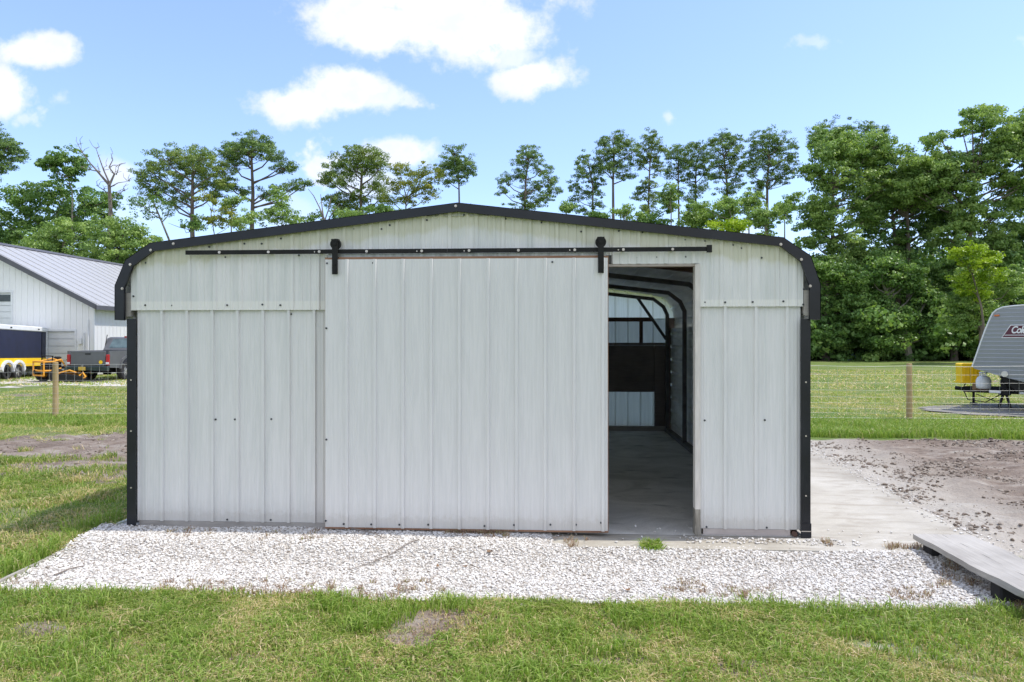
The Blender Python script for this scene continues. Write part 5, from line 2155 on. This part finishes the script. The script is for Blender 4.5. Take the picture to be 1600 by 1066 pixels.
# big round pine
tree('pine_tree', 'large round-headed pine above the left bend of the shed roof', 66, [(300, 540), (300, 400), (299, 340), (302, 270)],
     [(285, 240, 38, 15), (255, 250, 26, 16), (320, 252, 26, 16), (235, 268, 22, 14), (345, 268, 20, 14), (285, 262, 36, 14), (225, 285, 16, 12), (262, 285, 24, 12), (318, 283, 24, 12), (352, 288, 14, 10), (240, 302, 22, 10), (280, 305, 20, 9), (335, 305, 16, 7), (268, 318, 16, 7)],
     'pine_l', tr=.42, puff=(.42, .8), per=75, size=.15, group=GP, dens=.95, twigs=.7)
tree('sparse_tree', 'thin-leaved leaning tree with bare forked stems left of the round pine', 64, [(268, 540), (266, 380), (256, 345), (240, 312)],
     [(232, 325, 26, 16), (250, 315, 16, 12), (262, 330, 14, 14), (215, 318, 12, 10)], 'oak', 'bark_g', tr=.22, puff=(.3, .6), per=22, size=.13, asp=.7, dens=.6)
tree('pine_tree', 'spreading pine with long bare lower limbs left of the rail roller', 68, [(393, 540), (392, 400), (394, 300), (396, 250)],
     [(398, 222, 26, 11), (375, 228, 22, 11), (360, 240, 18, 12), (395, 240, 34, 11), (428, 245, 20, 10), (440, 260, 18, 10), (365, 258, 22, 9), (415, 225, 12, 10), (455, 258, 8, 8), (468, 290, 16, 7), (440, 293, 18, 6), (350, 285, 20, 8), (372, 296, 18, 7), (415, 300, 14, 7), (482, 288, 9, 5)],
     'pine', tr=.42, puff=(.38, .72), per=75, size=.15, group=GP, dens=.95, twigs=.7)
tree('yellowing_tree', 'small yellow-green sapling beside the big round pine', 60, [(335, 540), (335, 380), (330, 335)],
     [(315, 308, 13, 9), (332, 315, 10, 8), (340, 348, 16, 10), (350, 335, 16, 12), (365, 345, 14, 12), (325, 342, 10, 8)], 'ylw', 'bark_g', tr=.12, puff=(.3, .6), per=45, size=.13, asp=.7, dens=.7)
tree('light_tree', 'pale green young tree right of the spreading pine trunk', 60, [(440, 540), (438, 380), (440, 330)],
     [(440, 312, 16, 16), (425, 335, 22, 16), (450, 335, 20, 18), (400, 345, 22, 14), (375, 350, 16, 14), (435, 305, 10, 12), (460, 345, 14, 10)], 'oak_l', tr=.16, puff=(.35, .7), per=48, size=.14, asp=.65, dens=.85)
dead_tree('bare_sapling', 'bare grey twiggy sapling between two pines left of the roof ridge', 60,
          [[(508, 540, 2.5), (507, 380, 2), (506, 340, 1.6)], [(506, 345, 1.4), (498, 325, 1), (490, 306, .7), (483, 296, .4)], [(506, 345, 1.4), (502, 322, .9), (500, 303, .4)],
           [(507, 345, 1.2), (514, 325, .8), (518, 305, .4)], [(507, 350, 1.2), (522, 330, .7), (532, 318, .4)]], .1)
tree('light_tree', 'low leafy sapling at the roof edge beside the bare twiggy one', 62, [(480, 540), (480, 380), (480, 350)],
     [(478, 345, 14, 8), (495, 338, 12, 10), (525, 335, 12, 10), (505, 350, 24, 8)], 'oak', tr=.1, puff=(.3, .55), per=40, size=.13, asp=.65, dens=.7)
tree('pine_tree', 'dense rounded pine left of centre behind the shed roof', 66, [(568, 540), (566, 400), (565, 310), (566, 260)],
     [(565, 238, 26, 10), (545, 250, 24, 12), (585, 250, 24, 12), (520, 268, 22, 12), (560, 262, 28, 12), (595, 268, 14, 14), (510, 280, 10, 10), (535, 285, 24, 10), (585, 292, 18, 10), (545, 305, 28, 10), (575, 320, 24, 12), (540, 325, 22, 12), (600, 308, 10, 12), (525, 315, 16, 10)],
     'pine_l', tr=.36, puff=(.4, .78), per=75, size=.15, group=GP, dens=1.0, twigs=.7)
tree('gum_tree', 'airy broadleaf tree between the dense pine and the ridge', 64, [(635, 540), (632, 380), (636, 310)],
     [(625, 265, 18, 12), (645, 275, 22, 12), (665, 268, 14, 12), (620, 290, 20, 12), (650, 295, 24, 12), (675, 290, 16, 12), (612, 315, 18, 9), (668, 308, 16, 8), (640, 312, 18, 8), (685, 272, 10, 12)],
     'ylw', 'bark', tr=.2, puff=(.35, .7), per=50, size=.14, asp=.5, dens=.9)
bpy.data.objects[-1] if False else None
tree('pine_tree', 'thin round-topped pine directly above the roof ridge', 68, [(718, 540), (718, 330), (717, 290), (714, 258)],
     [(712, 242, 16, 10), (700, 252, 14, 10), (728, 255, 14, 10), (715, 262, 22, 10), (690, 265, 12, 10), (738, 268, 9, 7), (715, 278, 16, 7), (700, 285, 8, 6)],
     'pine', tr=.22, puff=(.32, .62), per=60, size=.14, group=GP, dens=1.0, twigs=.7)
tree('pine_tree', 'triangular open pine standing alone right of the ridge', 68, [(822, 540), (820, 330), (822, 280), (826, 250)],
     [(824, 236, 16, 9), (832, 248, 18, 9), (815, 256, 14, 8), (845, 265, 16, 9), (812, 275, 20, 8), (858, 282, 16, 9), (790, 285, 12, 8), (835, 290, 20, 7), (785, 300, 10, 7), (865, 300, 12, 7), (815, 305, 16, 6), (850, 310, 18, 8), (825, 322, 30, 7)],
     'pine', tr=.26, puff=(.3, .62), per=60, size=.14, group=GP, dens=.85, twigs=.7)
tree('pine_tree', 'narrow ragged pine left of the tallest middle pines', 70, [(927, 540), (926, 340), (926, 290), (918, 250)],
     [(912, 242, 9, 7), (905, 260, 8, 7), (925, 258, 16, 10), (915, 275, 18, 10), (935, 285, 12, 8), (898, 290, 12, 8), (920, 300, 22, 9), (900, 310, 10, 6), (935, 318, 12, 6), (912, 328, 18, 7)],
     'pine', tr=.22, puff=(.3, .6), per=58, size=.14, group=GP, dens=.8, twigs=.7)
tree('pine_tree', 'tall tufted pine above the right door roller', 70, [(959, 540), (958, 330), (958, 280), (960, 240)],
     [(960, 213, 18, 8), (942, 222, 12, 9), (978, 222, 14, 9), (958, 235, 26, 10), (988, 238, 12, 12), (940, 245, 12, 9), (965, 255, 26, 9), (950, 268, 14, 8), (978, 272, 14, 8), (938, 265, 10, 8)],
     'pine', tr=.30, puff=(.34, .66), per=62, size=.14, group=GP, dens=.95, twigs=.7)
tree('pine_tree', 'tall narrow pine with two clumps, next right of the tufted pine', 71, [(1014, 540), (1013, 340), (1014, 280), (1016, 245)],
     [(1018, 218, 14, 9), (1008, 232, 16, 10), (1032, 232, 12, 10), (1018, 248, 20, 9), (1000, 255, 10, 8), (1028, 262, 10, 9), (1010, 288, 14, 9), (1000, 302, 14, 9), (1020, 310, 12, 8), (1010, 330, 16, 9)],
     'pine_l', tr=.24, puff=(.32, .62), per=60, size=.14, group=GP, dens=.9, twigs=.7)
tree('pine_tree', 'dull pine with a flat top, left member of the close middle pair', 73, [(1060, 540), (1060, 340), (1060, 280), (1060, 250)],
     [(1060, 232, 16, 8), (1048, 245, 12, 9), (1070, 245, 14, 9), (1060, 258, 18, 8), (1045, 270, 9, 8), (1068, 275, 10, 8), (1058, 300, 12, 9), (1048, 315, 10, 8)],
     'pine', tr=.22, puff=(.32, .62), per=55, size=.14, group=GP, dens=.85, twigs=.7)
tree('pine_tree', 'bushier pine, right member of the close middle pair', 72, [(1087, 540), (1087, 340), (1087, 290), (1088, 255)],
     [(1088, 235, 18, 8), (1078, 248, 14, 9), (1100, 250, 14, 10), (1090, 262, 20, 9), (1102, 272, 10, 10), (1078, 278, 10, 8), (1092, 295, 14, 9), (1082, 310, 12, 8)],
     'pine', tr=.24, puff=(.32, .62), per=58, size=.14, group=GP, dens=.9, twigs=.7)
tree('pine_tree', 'tall dense-headed pine left of the rightmost pine', 69, [(1136, 540), (1136, 350), (1135, 290), (1130, 245)],
     [(1130, 212, 18, 9), (1115, 222, 10, 8), (1145, 222, 14, 10), (1130, 235, 22, 10), (1150, 242, 12, 12), (1118, 255, 12, 9), (1140, 260, 22, 9), (1160, 262, 8, 10), (1125, 278, 16, 8), (1150, 282, 12, 8), (1135, 300, 18, 8)],
     'pine', tr=.3, puff=(.34, .66), per=62, size=.14, group=GP, dens=.95, twigs=.7)
tree('pine_tree', 'rightmost tall pine with a wide rounded head beside the oaks', 67, [(1199, 540), (1199, 350), (1199, 290), (1201, 245)],
     [(1203, 213, 24, 9), (1185, 225, 16, 10), (1222, 225, 18, 10), (1203, 238, 28, 10), (1235, 240, 10, 12), (1175, 245, 12, 10), (1200, 258, 26, 9), (1232, 262, 12, 10), (1175, 268, 10, 10), (1215, 278, 22, 9), (1190, 288, 16, 8), (1180, 320, 6, 14), (1186, 300, 5, 10)],
     'pine', tr=.3, puff=(.34, .66), per=62, size=.14, group=GP, dens=1.0, twigs=.7)
# lower broadleaf growth under the right-hand pines
GU = 'young broadleaf trees below the pines'
for (u, v, ru, rv, mt, z, lab) in (
        (1010, 345, 40, 16, 'oak', 62, 'low green crown below the twin-clumped pine at the roof edge'),
        (1085, 338, 36, 24, 'oak_l', 60, 'light green crown below the close middle pair of pines'),
        (1140, 325, 36, 22, 'oak_l', 58, 'pale bushy crown below the tall dense-headed pine'),
        (1195, 345, 40, 26, 'oak_l', 57, 'pale bushy crown below the rightmost tall pine'),
        (1150, 355, 34, 18, 'lime', 55, 'fresh green low crown peeping over the roof slope'),
        (1228, 325, 22, 26, 'oak_l', 60, 'airy light tree in the gap between pine and oaks'),
        (640, 335, 26, 9, 'oak_l', 60, 'low leafy sapling peeping over the roof left of the ridge'),
        (885, 322, 14, 10, 'oak_l', 60, 'small light green top between the lone pine and the ragged pine'),
        (975, 330, 22, 12, 'oak_l', 61, 'low light green crown at the foot of the tall tufted pine'),
        (1048, 318, 22, 22, 'oak_l', 61, 'pale airy crown between the twin-clumped pine and the middle pair'),
        (1110, 345, 26, 18, 'oak', 60, 'darker low crown between the middle pair and the dense-headed pine'),
        (1170, 320, 22, 22, 'oak_l', 59, 'pale airy crown between the two rightmost tall pines'),
        (300, 350, 22, 14, 'oak', 60, 'low darker crown around the foot of the big round pine'),
        (362, 318, 18, 14, 'oak_l', 62, 'airy leafy crown between the round pine and the spreading pine'),
        (548, 340, 34, 12, 'oak_l', 60, 'low leafy crown at the foot of the dense rounded pine'),
        (600, 332, 26, 14, 'oak', 61, 'leafy crown filling under the dense pine on its right'),
        (935, 338, 16, 6, 'oak', 62, 'tiny green treetop at the roof line below the narrow ragged pine')):
    L = [(u, v, ru * .6, rv * .7)]
    for i in range(6):
        L.append((u + rng.normal(0, ru * .45), v + rng.normal(0, rv * .4), ru * .38, rv * .42))
    tree('young_tree', lab, z, [(u, 540), (u, 420), (u, v + 10)], L, mt, 'bark_g', tr=.16, puff=(.35, .8), per=55, size=.15, asp=.65, dens=.95, group=GU)


def lobes_fill(poly, n, rmin, rmax, seed):
    """lobes scattered through an outline so that crowns have bays and gaps"""
    r2 = np.random.default_rng(seed)
    xs = [p[0] for p in poly]
    ys = [p[1] for p in poly]
    L = []
    tries = 0
    while len(L) < n and tries < 4000:
        tries += 1
        x, y = r2.uniform(min(xs), max(xs)), r2.uniform(min(ys), max(ys))
        ins = False
        j = len(poly) - 1
        for i in range(len(poly)):
            if (poly[i][1] > y) != (poly[j][1] > y) and x < (poly[j][0] - poly[i][0]) * (y - poly[i][1]) / (poly[j][1] - poly[i][1]) + poly[i][0]:
                ins = not ins
            j = i
        if ins:
            r = r2.uniform(rmin, rmax)
            L.append((x, y, r * 1.2, r * r2.uniform(.62, .9)))
    return L


BIG = dict(puff=(.5, 1.05), per=85, size=.19, asp=.65, twigs=.3, tr=.38, dens=.95)
tree('pine_tree', 'dark flat-topped pine just showing over the left oak of the right woods', 78, [(1300, 550), (1300, 350), (1300, 240)],
     [(1300, 200, 28, 12), (1280, 215, 18, 12), (1325, 212, 22, 12), (1300, 225, 30, 14), (1355, 200, 14, 8), (1372, 207, 14, 9), (1340, 225, 20, 12), (1383, 222, 8, 10)], 'pine', tr=.35, puff=(.4, .8), per=70, size=.16)
tree('oak_tree', 'tall green oak at the left end of the right-hand woods', 66, [(1300, 555), (1302, 420), (1300, 300)],
     lobes_fill([(1248, 290), (1262, 228), (1290, 200), (1340, 202), (1388, 228), (1385, 330), (1350, 400), (1300, 440), (1265, 420), (1240, 350)], 34, 14, 27, 3), 'oak_l', **BIG)
tree('oak_tree', 'grey-green middle oak of the right-hand woods with sky gaps', 68, [(1400, 555), (1405, 420), (1390, 300)],
     lobes_fill([(1370, 240), (1400, 230), (1430, 245), (1460, 300), (1470, 380), (1440, 440), (1380, 450), (1340, 400), (1350, 300)], 30, 13, 24, 4), 'oak', **BIG)
tree('oak_tree', 'broad light-topped oak filling the dip between the left and highest oaks', 67, [(1420, 555), (1420, 420), (1420, 300)],
     lobes_fill([(1365, 240), (1400, 232), (1440, 222), (1475, 205), (1490, 300), (1440, 330), (1365, 320)], 30, 13, 22, 14), 'oak_l', **BIG)
tree('oak_tree', 'highest broad oak of the woods, towering above the camper', 64, [(1520, 555), (1515, 420), (1520, 280)],
     lobes_fill([(1420, 260), (1440, 215), (1480, 185), (1530, 165), (1580, 175), (1620, 200), (1640, 300), (1600, 370), (1530, 400), (1470, 370), (1425, 320)], 52, 14, 28, 5), 'oak_l', **{**BIG, 'tr': .45})
tree('oak_tree', 'oak cut off by the right edge of the photo behind the camper', 66, [(1640, 555), (1640, 420), (1640, 300)],
     lobes_fill([(1580, 220), (1600, 180), (1680, 170), (1720, 260), (1700, 420), (1620, 440), (1580, 380)], 34, 15, 28, 6), 'oak', **BIG)
tree('oak_tree', 'dark low oak at the left foot of the woods beside the shed corner', 64, [(1290, 560), (1290, 480), (1292, 430)],
     lobes_fill([(1262, 410), (1300, 400), (1340, 420), (1350, 500), (1330, 545), (1262, 545)], 24, 14, 26, 7), 'oak', **BIG)
tree('oak_tree', 'dark leafy tree with a leaning grey limb in the middle of the woods', 62, [(1420, 560), (1408, 510), (1390, 470), (1375, 440)],
     lobes_fill([(1330, 430), (1380, 410), (1440, 420), (1470, 480), (1460, 545), (1330, 545)], 32, 14, 26, 8), 'oak', 'bark_g', **BIG)
tree('oak_tree', 'dark leafy tree directly left of the camper at the foot of the woods', 63, [(1490, 560), (1490, 500), (1490, 450)],
     lobes_fill([(1450, 430), (1500, 400), (1550, 420), (1570, 500), (1540, 550), (1450, 548)], 28, 14, 26, 9), 'oak', **BIG)
tree('oak_tree', 'dark tree whose crown rises behind the camper roof at the right edge', 64, [(1600, 560), (1600, 500), (1600, 440)],
     lobes_fill([(1540, 420), (1600, 390), (1680, 400), (1690, 540), (1560, 545)], 30, 14, 26, 10), 'oak', **BIG)
tree('lime_tree', 'fresh yellow-green sapling glowing above the camper front', 54, [(1540, 560), (1530, 480), (1520, 420)],
     [(1512, 392, 24, 12), (1490, 398, 14, 8), (1538, 392, 18, 11), (1552, 402, 14, 10), (1528, 412, 26, 12), (1506, 410, 16, 9), (1520, 432, 24, 12), (1545, 428, 18, 12), (1505, 446, 16, 12), (1530, 455, 22, 12)], 'lime', tr=.14, puff=(.4, .75), per=60, size=.16, asp=.65, dens=.95)
tree('bushy_tree', 'mid-green bushy tree under the yellow-green sapling, left of the camper', 56, [(1535, 560), (1530, 500), (1520, 450)],
     lobes_fill([(1490, 430), (1530, 420), (1580, 420), (1585, 470), (1540, 500), (1500, 510), (1485, 470)], 18, 12, 20, 12), 'oak_l', tr=.2, puff=(.4, .8), per=75, size=.15, asp=.65, dens=.85)
# undergrowth: the dark wood behind the first trees
def undergrowth(name, x0, x1, y, h, seed, mat='oak', n=900):
    r2 = np.random.default_rng(seed)
    P = np.stack([r2.uniform(x0, x1, n), y + r2.normal(0, 3.0, n), np.zeros(n)], 1)
    hh = h * (0.55 + 0.6 * fbm(P[:, 0], P[:, 1], .2, 3))
    P[:, 2] = 0.2 + hh * r2.random(n)
    V, Fc, tn = leaves(P, r2.uniform(.55, 1.1, n), 70, .18, .7, .25)
    tag(np_obj(name, V, Fc, M[mat], tone=tn), kind='stuff')


undergrowth('woodland_undergrowth', 17, 62, 60, 10.5, 21, n=2300)
undergrowth('woodland_undergrowth', -62, -18, 61, 7.5, 22, n=1400)
undergrowth('woodland_undergrowth', -22, 19, 66, 8.0, 23, n=1700)
undergrowth('woodland_undergrowth', 17, 54, 55.5, 4.6, 24, n=1700)
# distant trees wrapping round on both sides so that the field ends in woods
undergrowth('far_woods', -150, -60, 76, 13, 25, n=1500)
undergrowth('far_woods', 58, 140, 74, 13, 26, n=1500)
undergrowth('far_woods', -40, 60, 90, 7, 27, n=1200)
